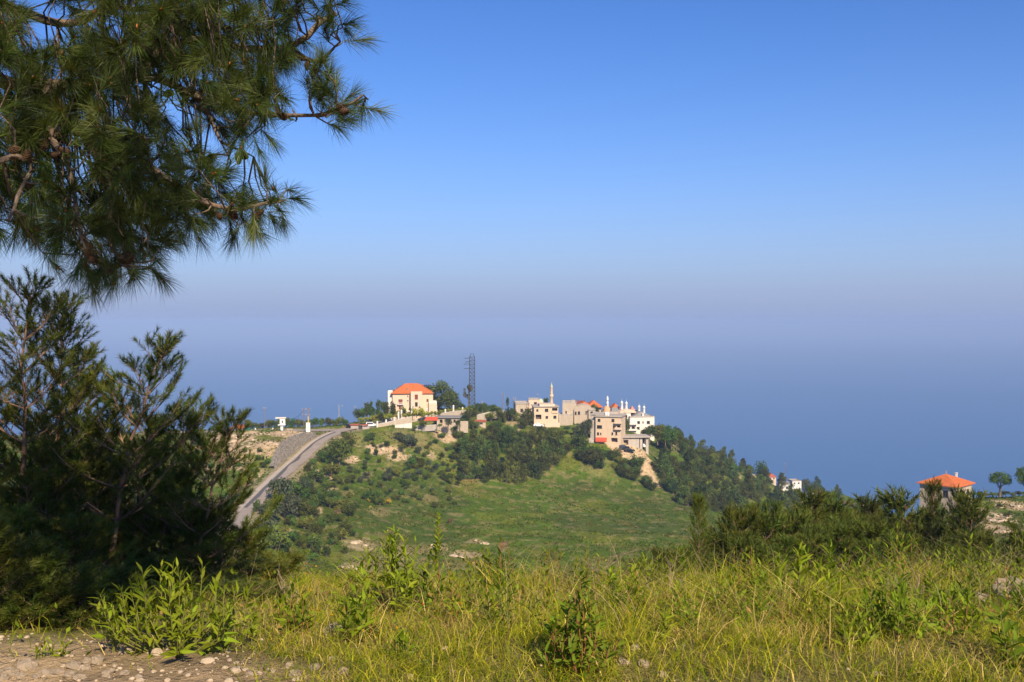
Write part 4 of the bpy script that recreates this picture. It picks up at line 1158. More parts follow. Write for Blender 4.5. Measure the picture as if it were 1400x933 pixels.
# ---- vehicles
def car(label, p, yaw, paint, kind='hatch', group=None, keep_z=False):
    p = Vector((p.x, p.y, max(ground(p.x + dx, p.y + dy) for dx in (-1.2, 0, 1.2) for dy in (-.6, .6)) + .02)) if not keep_z else p
    t = thing('parked_car', label, 'car', p, yaw, group)
    Lh, W = 2.1, .85
    prof = [(-Lh, .35), (-Lh, .85), (-1.85, .98), (-1.35, 1.42), (.15, 1.45), (.95, .98), (1.95, .86), (Lh, .6), (Lh, .3)] if kind == 'hatch' else [(-Lh, .35), (-Lh, 1.1), (-1.95, 1.75), (.3, 1.78), (1.0, 1.1), (2.0, .98), (Lh, .7), (Lh, .35)]
    m = len(prof); b_ = MB()
    def wid(z): return W if z < 1.0 else W - (z - 1.0) * .38
    A = [(x, -wid(z), z) for x, z in prof]; B = [(x, wid(z), z) for x, z in prof]
    b_.add(A + B, [(i, (i + 1) % m, m + (i + 1) % m, m + i) for i in range(m)]); b_.add(A, [tuple(reversed(range(m)))]); b_.add(B, [tuple(range(m))])
    b_.build('body', M[paint], t)
    gz = prof[-5][1] if False else (1.38 if kind == 'hatch' else 1.68)
    for sy in (-1, 1):
        g = MB(); y0 = wid(1.02) + .004; y1 = wid(gz) + .004
        xs = (-1.35, .45) if kind == 'hatch' else (-1.8, .6)
        g.add([(xs[0], sy * y0, 1.04), (xs[1] + .3, sy * y0, 1.04), (xs[1] - .35, sy * y1, gz), (xs[0] + .1, sy * y1, gz)], [(0, 1, 2, 3) if sy < 0 else (3, 2, 1, 0)])
        g.build('side_window', M['glass'], t)
    for x in (-1.3, 1.3):
        for sy in (-1, 1):
            wh = MB().tube([(x, sy * (W - .14), .32), (x, sy * (W + .04), .32)], .32, 14).build('wheel', M['rubber'], t)
            MB().tube([(x, sy * (W + .042), .32), (x, sy * (W + .06), .32)], .19, 10).build('rim', M['steel'], wh)
    for sy in (-1, 1):
        MB().box(Lh - .06, Lh + .015, sy * .62 - .16, sy * .62 + .16, .6, .72).build('headlight', M['bright_white'], t)
        MB().box(-Lh - .015, -Lh + .02, sy * .66 - .12, sy * .66 + .12, .78, .95).build('tail_light', M['awning'], t)
    return t
def gp(px, D): 
    x = (px - PCX) / F * D
    return Vector((x, D, ground(x, D)))
car('black estate car parked in front of the concrete carport', at(853, 608.5, 399), math.radians(12), 'car_black', 'van')
car('small black hatchback parked beyond the estate car at the carport', at(861, 608.8, 398), math.radians(-4), 'car_black')
car('white car under the right end of the concrete carport', at(880.5, 609.5, 407), math.radians(95), 'car_white')
car('white car parked below the open garage of the cream house', at(736, 581, 412), math.radians(5), 'car_white')
car('dark car standing at the head of the road by the stall', at(479, 587, 371), math.radians(70), 'car_black', 'van')
car('white van parked between the stall and the terrace wall', at(508, 586, 372), math.radians(8), 'car_white', 'van')
# green skip beside the kiosk
b = at(338.5, 591, 372)
t = thing('rubbish_skip', 'dark green rubbish skip beside the kiosk under the round tree', 'skip', b)
MB().add([(-1.1, -.7, .25), (1.1, -.7, .25), (1.1, .7, .25), (-1.1, .7, .25), (-1.3, -.8, 1.5), (1.3, -.8, 1.5), (1.3, .8, 1.5), (-1.3, .8, 1.5)], [(0, 3, 2, 1), (0, 1, 5, 4), (1, 2, 6, 5), (2, 3, 7, 6), (3, 0, 4, 7), (4, 5, 6, 7)]).build('bin', M['car_green'], t)
MB().box(-1.35, 1.35, -.85, .85, 1.503, 1.65).build('lid', M['car_green'], t)
for sx in (-1, 1):
    for sy in (-1, 1):
        MB().tube([(sx * .8, sy * .5 - .05, .0), (sx * .8, sy * .5 + .05, .0)], .2, 8).build('wheel', M['rubber'], t)
# ================================================================ trees and bushes of the hill
def crown_mesh(name, seed, shape, n, leaf, mat, blobs=14, flat=1.0):
    """a crown one unit tall (z 0..1) and about one unit wide: many leaf-clump faces on lumpy sub-crowns"""
    r = np.random.default_rng(seed)
    B = []
    for k in range(blobs):
        if shape == 'pine':
            z = r.uniform(.12, .92); R = (.46 * (1 - z) ** .75 + .05); a = r.uniform(0, 6.28); d = R * r.uniform(.25, .8)
            B.append((d * math.cos(a), d * math.sin(a), z, R * r.uniform(.38, .62) + .04, .6))
        elif shape == 'cypress':
            z = r.uniform(.06, .95); R = .16 * math.sin(min(z * 1.15 + .12, 1) * math.pi) ** .6 + .02; a = r.uniform(0, 6.28)
            B.append((R * .4 * math.cos(a), R * .4 * math.sin(a), z, R * r.uniform(.6, .9), 1.5))
        elif shape == 'umbrella':
            a = r.uniform(0, 6.28); d = .47 * math.sqrt(r.random()); z = .42 + .38 * math.sqrt(max(0, 1 - (d / .52) ** 2)) * r.uniform(.55, 1)
            B.append((d * math.cos(a), d * math.sin(a), z, r.uniform(.11, .2), .75))
        elif shape == 'dome':
            u = r.normal(size=3); u[2] = abs(u[2]) * 1.1 - .12; u /= np.linalg.norm(u); d = .42 * r.random() ** .3
            B.append((u[0] * d, u[1] * d, .34 + u[2] * d * 1.3, r.uniform(.09, .16), .8))
        elif shape == 'lollipop':
            u = r.normal(size=3); u /= np.linalg.norm(u); d = .36 * r.random() ** .35
            B.append((u[0] * d * 1.05, u[1] * d * 1.05, .64 + u[2] * d * .72, r.uniform(.08, .15), .8))
        else:
            u = r.normal(size=3); u /= np.linalg.norm(u); d = .34 * r.random() ** .4
            zc = .5 if shape == 'round' else .42
            B.append((u[0] * d * 1.1, u[1] * d * 1.1, zc + u[2] * d * (.95 if shape == 'round' else .7), r.uniform(.13, .24), .85))
    B = np.array(B)
    wgt = B[:, 3] ** 2; wgt /= wgt.sum()
    idx = r.choice(len(B), n, p=wgt)
    u = r.normal(size=(n, 3)); u /= np.linalg.norm(u, axis=1)[:, None]
    u[:, 2] = np.where(r.random(n) < .3, np.abs(u[:, 2]), u[:, 2])
    rad = B[idx, 3] * (r.random(n) ** .25) * r.uniform(.8, 1.18, n)
    c = B[idx, :3] + u * rad[:, None] * np.stack([np.ones(n), np.ones(n), B[idx, 4]], 1)
    nrm = u + r.normal(size=(n, 3)) * .55; nrm /= np.linalg.norm(nrm, axis=1)[:, None]
    t1 = np.cross(nrm, r.normal(size=(n, 3))); t1 /= np.linalg.norm(t1, axis=1)[:, None]
    t2 = np.cross(nrm, t1)
    L = leaf * r.uniform(.6, 1.5, n)[:, None]; W = L * r.uniform(.35, .65, n)[:, None]
    P = np.stack([c - t1 * L, c + t2 * W, c + t1 * L * 1.1, c - t2 * W], 1)
    P[:, :, 2] = np.maximum(P[:, :, 2], .01)
    tint = r.uniform(.65, 1.35, len(B))[idx] * r.uniform(.75, 1.25, n)
    colr = np.repeat(np.stack([tint * r.uniform(.92, 1.12, n), tint, tint * r.uniform(.85, 1.1, n)], 1), 4, axis=0)
    f = np.arange(n * 4).reshape(n, 4)
    return np_mesh(name, P.reshape(-1, 3), f, mat, colr)

def trunk_mesh(name, seed, h, r0, limbs=4, mat='bark_far', top=None):
    r = random.Random(seed); mb = MB()
    b = (r.uniform(-.04, .04), r.uniform(-.04, .04))
    top = top or h
    pts = [(0, 0, -.12), (b[0] * .5, b[1] * .5, h * .35), (b[0], b[1], h * .7), (b[0] * 1.5, b[1] * 1.2, top)]
    mb.tube(pts, [r0 * 1.25, r0, r0 * .75, r0 * .25], 6)
    for k in range(limbs):
        z = h * r.uniform(.4, .85); a = r.uniform(0, 6.28); L = r.uniform(.15, .3)
        mb.tube([(b[0] * z / h, b[1] * z / h, z), (math.cos(a) * L * .6, math.sin(a) * L * .6, z + L * .5), (math.cos(a) * L, math.sin(a) * L, z + L * .9)], [r0 * .5, r0 * .35, r0 * .12], 4)
    return mb.mesh(name, M[mat])

PROTO = {}
def proto(kind, metas):
    PROTO[kind] = metas
# name of object, crown meshes, trunk meshes
def kindset(kind, objname, shape, mat, n, leaf, blobs, th, tr, count=3, top=None):
    PROTO[kind] = (objname, [(crown_mesh(kind + '_crown', 100 + 31 * k + len(PROTO) * 7, shape, n, leaf, M[mat], blobs), trunk_mesh(kind + '_trunk', 300 + k + 9 * len(PROTO), th, tr, top=top)) for k in range(count)])
kindset('pine', 'pine_tree', 'pine', 'crown_pine', 1500, .034, 26, .3, .028, 4, top=.85)
kindset('conifer_bushy', 'conifer', 'round', 'crown_pine', 1500, .036, 20, .3, .03, 3, top=.7)
kindset('broad', 'broadleaf_tree', 'round', 'crown_broad', 1500, .034, 20, .3, .032, 4, top=.6)
kindset('bush', 'bush', 'bush', 'crown_broad', 1100, .040, 14, .2, .03, 5, top=.4)
kindset('olive', 'olive_tree', 'bush', 'crown_olive', 1300, .036, 16, .25, .035, 3, top=.5)
kindset('yellow', 'hedge_bush', 'bush', 'crown_yellow', 900, .042, 12, .2, .03, 3, top=.4)
kindset('rust', 'dry_bush', 'bush', 'crown_rust', 900, .040, 12, .2, .03, 2, top=.4)
kindset('gold', 'flowering_bush', 'bush', 'crown_gold', 900, .040, 12, .2, .03, 1, top=.4)
kindset('cypress', 'cypress_tree', 'cypress', 'crown_pine', 1300, .030, 30, .2, .022, 2, top=.9)
kindset('umbrella', 'stone_pine', 'dome', 'crown_pine', 5000, .019, 70, .45, .03, 3, top=.6)
kindset('lollipop', 'round_pine', 'lollipop', 'crown_pine', 4200, .021, 46, .42, .045, 2, top=.62)
kindset('euc', 'eucalyptus_tree', 'lollipop', 'crown_euc', 700, .036, 9, .5, .03, 1, top=.8)
_first = {}
trng = random.Random(5)
NTREE = {}
def tree(kind, p, hgt, label, group=None, width=None, cat=None, sink=.05):
    name, vars_ = PROTO[kind]
    k = trng.randrange(len(vars_))
    key = (kind, k)
    w = width or hgt
    rz = trng.uniform(0, 6.28)
    cat = cat or {'pine_tree': 'pine tree', 'conifer': 'conifer', 'broadleaf_tree': 'tree', 'bush': 'bush', 'olive_tree': 'tree', 'hedge_bush': 'hedge bush', 'dry_bush': 'bush', 'flowering_bush': 'bush', 'cypress_tree': 'cypress', 'stone_pine': 'pine tree', 'round_pine': 'pine tree', 'eucalyptus_tree': 'tree'}[name]
    if key not in _first:
        t = thing(name, label, cat, p, rz, group)
        obj('trunk', vars_[k][1], t); obj('crown', vars_[k][0], t)
        _first[key] = t
    else:
        t = copy_tree(_first[key])
        for kk in ('group',):
            if kk in t: del t[kk]
        tag(t, label, cat, group)
    t.location = (p[0], p[1], p[2] - sink * hgt); t.rotation_euler = (0, 0, rz)
    t.scale = (w, w, hgt * (1 + sink))
    NTREE[kind] = NTREE.get(kind, 0) + 1
    return t
def tree_px(kind, px, pyb, hpx, label, group=None, wpx=None, D=None):
    """a tree whose foot is seen at (px, pyb) and which stands hpx pixels tall"""
    p = at(px, pyb, D) if D else hit(px, min(pyb, 800))
    if p is None: return None
    s = p.y / F
    return tree(kind, p, hpx * s, label, group, (wpx or hpx) * s)
def scatter(kind, px0, px1, py0, py1, n, h0, h1, label, group, inside=None, wr=(.8, 1.1), gap=5, zones=None):
    got = []
    tries = 0
    while len(got) < n and tries < n * 30:
        tries += 1
        px = trng.uniform(px0, px1); py = trng.uniform(py0, py1)
        if inside and not inside(px, py): continue
        if any(abs(px - a) < gap and abs(py - b) < gap * .5 for a, b in got): continue
        p = hit(px, py)
        if p is None: continue
        d, _ = _near_line(np.array([p.x]), np.array([p.y]), ROADC)
        if d[0] < 5.5: continue
        hgt = trng.uniform(h0, h1) * (1 if trng.random() > .15 else 1.25)
        w_ = trng.uniform(*wr)
        f_ = (hgt - h0) / (h1 - h0)
        adj = 'low' if f_ < .33 else ('mid-sized' if f_ < .7 else 'tall')
        spread = 'slim' if w_ < wr[0] + (wr[1] - wr[0]) * .5 else 'broad'
        where_ = ''
        for lim, ph in (zones or ()):
            if px < lim: where_ = ' ' + ph; break
        lb = f'{adj} {spread} {label}{where_}'
        tree(kind, p, hgt, lb, group, hgt * w_)
        got.append((px, py))
    return got

ZW = [(950, 'near the large village trees'), (1020, 'under the skyline pines'), (1085, 'around the white cottage'), (1150, 'by the red-roofed cottages'), (1300, 'at the foot by the sea')]
ZB = [(780, 'under the cream house'), (815, 'under the vaulted house'), (850, 'under the apartment block'), (1000, 'beside the sandy track')]
ZG = [(665, 'towards the villa side'), (715, 'in its thick middle'), (800, 'towards the village side')]
ZS = [(470, 'near the road'), (540, 'by the pale outcrops'), (600, 'under the villa terrace'), (700, 'beside the dark grove')]
# ---- by the villa and along the ridge
tree_px('umbrella', 600, 568, 50, 'broad domed stone pine spreading behind the villa', None, 64, D=412)
tree_px('umbrella', 582, 562, 38, 'smaller domed stone pine between the villa and the large one', None, 42, D=420)
tree_px('umbrella', 615, 566, 36, 'low domed stone pine leaning towards the mast', None, 34, D=408)
for px, pb, hp, wp in ((508, 572, 20, 12), (517, 573, 30, 13), (490, 574, 16, 20), (498, 572, 17, 18), (525, 566, 20, 16), (502, 570, 22, 18)):
    tree_px('pine' if hp > 20 else 'broad', px, pb, hp, 'dark tree in the cluster beside the villa', 'trees beside the villa', wp, D=395)
for px, pb, hp, wp in ((529, 568, 25, 10), (536, 568, 26, 10), (508, 570, 27, 9)):
    tree_px('cypress', px, pb, hp, 'narrow dark cypress at the corner of the villa', 'cypresses beside the villa', wp * 2.6, D=383)
tree_px('bush', 521, 569, 10, 'dark clipped round bush in the villa garden', None, 12, D=378)
for px, pb, hp, wp in ((566, 570, 18, 12), (576, 572, 24, 13)):
    tree_px('yellow', px, pb, hp, 'bright yellow-green upright conifer at the villa drive', 'bright conifers at the villa drive', wp, D=380)
tree_px('bush', 551, 566, 13, 'dark round bush in front of the villa wall', None, 12, D=384)
tree_px('bush', 562, 563, 11, 'dark bush below the villa bay window', None, 9, D=385)
for i in range(15):
    px = 492 + i * 4.4; tree_px('yellow', px, 577.5 - i * .75 + trng.uniform(-.5, .5), trng.uniform(8, 10.5), 'low yellow-green hedge bush of the villa garden', 'yellow-green hedge of the villa garden', 8, D=378 + i * .5)
for i in range(18):
    px = 512 + i * 5.2; tree_px('bush' if i % 5 == 2 else 'yellow', px, 574.5 - i * .35, trng.uniform(8, 11), ('dark round shrub in the hedge against the villa front' if i % 5 == 2 else 'yellow-green shrub of the taller hedge against the villa front'), 'taller hedge against the villa front', 9, D=381)
for i in range(12):
    px = 588 + i * 5; tree_px('yellow', px, 567.8 - i * .45, trng.uniform(7, 9.5), 'low yellow-green hedge bush behind the drive parapet', 'hedge behind the drive parapet', 7.5, D=393 + i)
for px, pb, hp, wp, kd in ((632, 565, 17, 18, 'broad'), (645, 565, 15, 16, 'broad'), (655, 566, 17, 18, 'broad'), (662, 567, 20, 13, 'conifer_bushy'), (672, 566, 15, 18, 'broad'), (680, 566, 14, 20, 'broad'), (640, 568, 11, 16, 'broad'), (626, 567, 12, 14, 'broad'), (695, 570, 15, 10, 'conifer_bushy'), (700, 572, 17, 12, 'conifer_bushy'), (684, 578, 20, 9, 'pine'), (690, 577, 16, 10, 'pine')):
    tree_px(kd, px, pb, hp, 'rounded green tree on the ridge below the mast', 'ridge trees below the mast', wp, D=412)
tree_px('euc', 640, 558, 36, 'tall thin brownish eucalyptus in front of the lattice mast', None, 20, D=440)
tree_px('pine', 694, 556, 13, 'small dark pointed tree on the ridge by the tall pole', None, 8, D=440)
tree_px('conifer_bushy', 746, 556, 14, 'small dark tree standing left of the minaret', None, 9, D=446)
tree_px('cypress', 722, 580, 30, 'dark cypress in front of the small stone house', None, 44, D=412)
tree_px('cypress', 853.5, 589, 29, 'dark pointed cypress beside the white mansion', None, 34, D=412)
tree_px('conifer_bushy', 858, 588, 14, 'dark rounded tree at the foot of the white mansion', None, 10, D=414)
tree_px('conifer_bushy', 812, 564, 14, 'dark tree between the vaulted house and the red roof', None, 9, D=430)
tree_px('pine', 817, 566, 11, 'little dark tree behind the apartment block roof', None, 8, D=430)
for px, pb, hp, wp in ((797, 590, 20, 22), (806, 590, 22, 14), (776, 589, 9, 10), (786, 592, 10, 14), (799, 598, 14, 20)):
    tree_px('olive', px, pb, hp, 'pale green tree below the vaulted house', 'pale trees below the vaulted house', wp, D=402)
for px, pb, hp, wp in ((888, 602, 26, 26), (899, 604, 28, 28), (910, 607, 30, 22), (918, 610, 30, 20), (925, 612, 26, 20), (880, 596, 12, 14)):
    tree_px('broad', px, pb, hp, 'large dark leafy tree on the hill end below the white mansion', 'large trees below the white mansion', wp, D=418)

# ---- hedge row and trees along the lane
for i in range(17):
    px = 343 + i * 8.1
    tree_px('broad', px, 588.5 - i * .25, trng.uniform(14.5, 18.5) * (.75 if i < 3 else 1), 'clipped green tree in the row along the hilltop lane', 'tree row along the hilltop lane', trng.uniform(12, 15), D=380)
tree_px('broad', 337.5, 589, 20, 'single round green tree between the kiosk and the hedge row', None, 17, D=376)
for px, pb, hp, wp in ((291, 590, 10, 14), (300, 592, 8, 12), (275, 594, 12, 18), (240, 596, 14, 20), (200, 598, 14, 22)):
    tree_px('bush', px, pb, hp, 'bush on the plateau edge beyond the left pines', 'bushes on the plateau edge', wp, D=372)

# ---- named bushes along the road
for px, pb, hp, wp, kd in ((384, 690, 48, 44, 'olive'), (362, 738, 44, 46, 'olive'), (345, 760, 52, 46, 'bush'), (452, 652, 28, 32, 'bush'), (463, 640, 46, 40, 'broad'), (476, 612, 22, 26, 'broad'), (430, 660, 26, 30, 'bush'), (372, 712, 40, 40, 'olive'), (352, 700, 22, 20, 'bush'), (560, 612, 28, 30, 'olive'), (545, 602, 14, 18, 'olive'), (505, 604, 16, 20, 'broad'), (472, 598, 12, 14, 'bush'), (340, 742, 30, 26, 'bush'), (400, 682, 40, 36, 'bush'), (396, 712, 46, 40, 'olive'), (418, 672, 24, 26, 'olive'), (440, 632, 24, 24, 'bush'), (376, 752, 44, 44, 'bush')):
    big = 'big' if hp > 38 else ('middling' if hp > 23 else 'small')
    spot = 'above the gabion bend' if pb < 620 else ('level with the gabion wall' if pb < 665 else ('where the road dips from sight' if pb > 725 else 'below the gabion wall'))
    tree_px(kd, px, pb, hp, f'{big} grey-green bush beside the road {spot}' if kd == 'olive' else f'{big} dark green bush beside the road {spot}', 'grey-green bushes beside the road' if kd == 'olive' else 'dark bushes beside the road', wp)
for px, pb, hp, wp, kd, D_ in ((613, 584, 15, 14, 'olive', 371), (626, 584, 13, 12, 'bush', 372), (578, 584, 13, 16, 'bush', 368), (601, 585, 8, 9, 'bush', 369), (567, 588, 9, 10, 'bush', 367), (634, 583, 14, 14, 'broad', 378), (647, 584, 14, 13, 'broad', 388)):
    tree_px(kd, px, pb, hp, f"{'grey-green' if kd == 'olive' else 'dark'} shrub against the {'outbuilding' if 595 < px < 640 else ('patio' if px < 595 else 'roadside shop')}", 'shrubs against the outbuilding and patio', wp, D=D_)
tree_px('rust', 421, 708, 26, 'rust-brown dry bush on the slope right of the road', None, 24)
tree_px('gold', 530, 690, 12, 'golden yellow flowering bush on the open slope', None, 13)
tree_px('gold', 507, 687, 8, 'pale yellow flowering bush left of the golden one', None, 13)
tree_px('rust', 462, 706, 14, 'small reddish dry bush by the dark bushes on the slope', None, 16)
scatter('bush', 385, 485, 680, 770, 40, 2.2, 4.2, 'dark scrub bush on the lower slope right of the road', 'scrub on the lower slope')
scatter('bush', 400, 640, 605, 695, 120, 1.2, 3.4, 'scrub bush on the open slope', 'scrub on the open slope', gap=5, zones=ZS)
scatter('olive', 420, 650, 598, 680, 34, 1.5, 3.6, 'grey-green scrub bush on the open slope below the villa', 'grey scrub on the open slope', gap=7)
scatter('broad', 392, 480, 636, 750, 34, 2.4, 4.6, 'leafy shrub in the thick scrub right of the road', 'thick scrub right of the road', None, (.9, 1.3))
scatter('broad', 540, 650, 600, 660, 26, 1.8, 3.8, 'leafy shrub on the slope between villa and grove', 'shrubs between villa and grove', None, (.9, 1.3))
scatter('bush', 296, 372, 618, 700, 30, 1.3, 3.0, 'low green bush on the bank left of the road', 'bushes on the bank left of the road')
scatter('rust', 300, 640, 620, 720, 10, .9, 1.8, 'small rusty dry shrub among the green scrub', 'rusty shrubs in the scrub')
# ---- slope hidden behind the left pines
scatter('bush', 20, 300, 606, 740, 44, 1.2, 3.4, 'bush on the slope behind the young left pines', 'bushes behind the left pines', None, (.8, 1.2), 8)
scatter('conifer_bushy', 20, 300, 604, 740, 20, 2.5, 5.0, 'conifer on the slope behind the young left pines', 'conifers behind the left pines', None, (.8, 1.2), 8)
# ---- dark grove in the middle of the slope
def in_grove(px, py):
    return ((px - 700) / 66) ** 2 + ((py - 630) / 36) ** 2 < 1 or ((px - 650) / 30) ** 2 + ((py - 632) / 28) ** 2 < 1
scatter('pine', 630, 770, 592, 664, 44, 5.5, 9.5, 'dark pine in the grove below the ridge', 'pine grove below the ridge', in_grove, (.55, .8), zones=ZG)
scatter('conifer_bushy', 630, 770, 592, 664, 34, 3.5, 6.5, 'bushy conifer in the grove below the ridge', 'bushy conifers in the grove', in_grove, (.9, 1.2), zones=ZG)
scatter('broad', 620, 720, 575, 604, 22, 3.0, 5.5, 'dark green tree on the upper slope under the ridge road', 'trees under the ridge road', None, (.9, 1.2))
# ---- belt below the village
def in_belt(px, py):
    c = np.interp(px, [735, 770, 800, 830, 850, 880, 900], [607, 614, 622, 634, 642, 652, 668])
    if 812 < px < 900 and py < 626 + max(0, px - 850) * .45: return False
    if any(math.hypot(px - a_, (py - b_) * 1.3) < 10 for a_, b_ in ((862, 622), (876, 634), (888, 647), (894, 658))): return False
    return abs(py - c) < 13
scatter('conifer_bushy', 735, 900, 590, 672, 34, 3.5, 6.0, 'dark tree in the village belt', 'tree belt below the village', in_belt, (.9, 1.3), zones=ZB)
scatter('broad', 735, 900, 590, 672, 22, 2.5, 4.6, 'lighter tree in the village belt', 'light trees below the village', in_belt, (.9, 1.3), zones=ZB)
scatter('bush', 720, 800, 588, 612, 16, 1.3, 2.5, 'low bush on the grass in front of the village houses', 'bushes in front of the village')
# ---- wooded shoulder running down to the sea
def in_wood(px, py):
    top = np.interp(px, [895, 920, 1000, 1100, 1190], [598, 603, 634, 670, 694])
    bot = np.interp(px, [895, 930, 1000, 1100, 1190], [655, 690, 712, 730, 735])
    if px < 930 and py < 640 - (px - 895) * .3 and py > 606: return trng.random() < .3
    return top - 3 < py < bot
scatter('pine', 893, 1195, 596, 735, 130, 5.0, 9.0, 'dark pine in the shoulder wood', 'pine wood on the shoulder', in_wood, (.55, .85), 4, zones=ZW)
scatter('conifer_bushy', 893, 1195, 596, 735, 120, 3.5, 6.5, 'bushy conifer in the shoulder wood', 'bushy conifers on the shoulder', in_wood, (.9, 1.3), 4, zones=ZW)
scatter('broad', 893, 1195, 596, 735, 60, 3.0, 5.0, 'lighter leafy tree in the shoulder wood', 'leafy trees on the shoulder', in_wood, (.9, 1.3), 4, zones=ZW)
for px, pb, hp, wp in ((975, 633, 24, 20), (1000, 643, 32, 18), (1016, 642, 16, 15), (945, 618, 20, 18), (960, 622, 24, 22)):
    tree_px('pine', px, pb, hp, 'tall pine standing out on the skyline of the shoulder', 'skyline pines on the shoulder', wp, D=515)
tree_px('broad', 1041, 658, 30, 'dark round tree on the skyline beside the red-roofed cottage', None, 26, D=560)
for px, pb, hp, wp in ((1100, 676, 24, 24), (1108, 678, 18, 18), (1142, 694, 26, 22), (1170, 700, 20, 18)):
    tree_px('broad', px, pb, hp, 'dark tree by the cottages low on the seaward slope', 'trees by the seaward cottages', wp, D=615)
# ---- around the corner house on the right-hand ridge
tree_px('lollipop', 1367, 674, 32, 'round-crowned pine with a clear trunk on the right-hand ridge', None, 36, D=272)
tree_px('lollipop', 1402, 676, 40, 'second round-crowned pine beside the first on the right-hand ridge', None, 36, D=268)
for i in range(9):
    px = 1330 + i * 9; tree_px('bush', px, 678 + trng.uniform(-1, 1), trng.uniform(6, 10), 'low dark hedge bush behind the round-crowned pines', 'hedge behind the round pines', 13, D=290)
scatter('bush', 1325, 1400, 690, 760, 14, .8, 1.8, 'green bush among the bare rocks of the right-hand ridge', 'bushes among the right-hand rocks')
scatter('conifer_bushy', 1195, 1330, 694, 760, 40, 2.5, 4.5, 'dark bushy pine on the slope below the corner house', 'bushy pines below the corner house', None, (.9, 1.3))

# ---- limestone outcrops
rk_me = []
for k in range(5):
    vs_, fs_ = rock_mesh(700 + k, 9, 6, .55)
    mb = MB(); mb.add(vs_, fs_); rk_me.append(mb.mesh('limestone', M['rock']))
rrng = random.Random(77)
for (px, py, wpx, dm, ci, st) in PATCH:
    if ci != 0: continue
    n = max(1, int(wpx / 5))
    for k in range(n):
        p = hit(px + rrng.uniform(-1, 1) * wpx, py + rrng.uniform(-3, 3))
        if p is None: continue
        d, _ = _near_line(np.array([p.x]), np.array([p.y]), ROADC)
        d2_, _ = _near_line(np.array([p.x]), np.array([p.y]), LANEC)
        if min(d[0], d2_[0]) < 4.6: continue
        o = obj('limestone_outcrop', rk_me[rrng.randrange(5)])
        sc = rrng.uniform(.35, 1.25)
        o.location = p - Vector((0, 0, sc * .2)); o.scale = (sc * rrng.uniform(.9, 1.8), sc, sc * rrng.uniform(.5, 1.0)); o.rotation_euler = (rrng.uniform(-.3, .3), rrng.uniform(-.3, .3), rrng.uniform(0, 6))
        right = p.x > 90
        sz_ = 'big' if sc > .95 else ('middling' if sc > .65 else 'small')
        if right: pl = 'by the corner house' if px < 1360 else 'under the round-crowned pines'
        elif px < 378: pl = 'on the bare bank left of the road'
        elif px < 445: pl = 'between the roadside bushes'
        elif px > 905: pl = 'in the shoulder wood'
        elif px > 830: pl = 'on the sandy slope below the carport'
        elif py > 735: pl = 'at the near edge of the meadow'
        elif py < 632 and px < 580: pl = 'in the outcrop below the villa'
        elif py < 632: pl = 'beside the dark grove'
        else: pl = 'in the scrub of the open slope'
        tag(o, f'{sz_} pale limestone rock ' + pl, 'rock', 'rocks of the right-hand ridge' if right else 'rocks of the main hill')

# ---- rough grass and low herbs over the open slopes: one mass of small tufts
gr_ = np.random.default_rng(3)
n = 86000
px = gr_.uniform(40, 1440, n); t_ = (px - PCX) / F
Yt = np.exp(gr_.uniform(math.log(190), math.log(430), n))
Xt = t_ * Yt
d1_, _ = _near_line(Xt, Yt, ROADC); d2_, _ = _near_line(Xt, Yt, LANEC)
keep = (np.minimum(d1_, d2_) > 4.0) & (fbm(Xt / 6, Yt / 6, 61) > .40)
Xt, Yt = Xt[keep], Yt[keep]; n = len(Xt)
Zt = height(Xt, Yt)
hgt = gr_.uniform(.12, .42, n) * (0.6 + 1.2 * fbm(Xt / 9, Yt / 9, 62))
k3 = 3
base = np.stack([Xt, Yt, Zt - .05], 1)
Vt = np.empty((n, k3, 3, 3)); 
for k in range(k3):
    a = gr_.uniform(0, 6.28, n); w = hgt * gr_.uniform(.35, .8, n)
    dx = np.stack([np.cos(a) * w, np.sin(a) * w, np.zeros(n)], 1)
    off = gr_.normal(size=(n, 3)) * .25 * hgt[:, None]; off[:, 2] = 0
    Vt[:, k, 0] = base - dx + off; Vt[:, k, 1] = base + dx + off
    Vt[:, k, 2] = base + off + np.stack([gr_.normal(0, .3, n) * hgt, gr_.normal(0, .3, n) * hgt, hgt * gr_.uniform(.7, 1.3, n)], 1)
cc = np.stack([.085 * np.ones(n), .130 * np.ones(n), .007 * np.ones(n)], 1) * gr_.uniform(.7, 1.3, n)[:, None]
dry = fbm(Xt / 5, Yt / 5, 64) + gr_.normal(0, .08, n) > .56
cc[dry] = np.array((.17, .155, .03)) * gr_.uniform(.6, 1.3, dry.sum())[:, None]
flw = gr_.random(n) < .005
cc[flw] = np.array((.55, .42, .06))
hg = obj('hillside_grass', np_mesh('hillside_grass', Vt.reshape(-1, 3), np.arange(n * k3 * 3).reshape(-1, 3), M['grass'], np.repeat(cc, k3 * 3, 0)))
tag(hg, 'rough green grass and low herbs over the open slopes of the hill', 'grass', kind='stuff')
# ================================================================ near pines
def unit(a): return a / np.maximum(np.linalg.norm(a, axis=-1, keepdims=True), 1e-9)

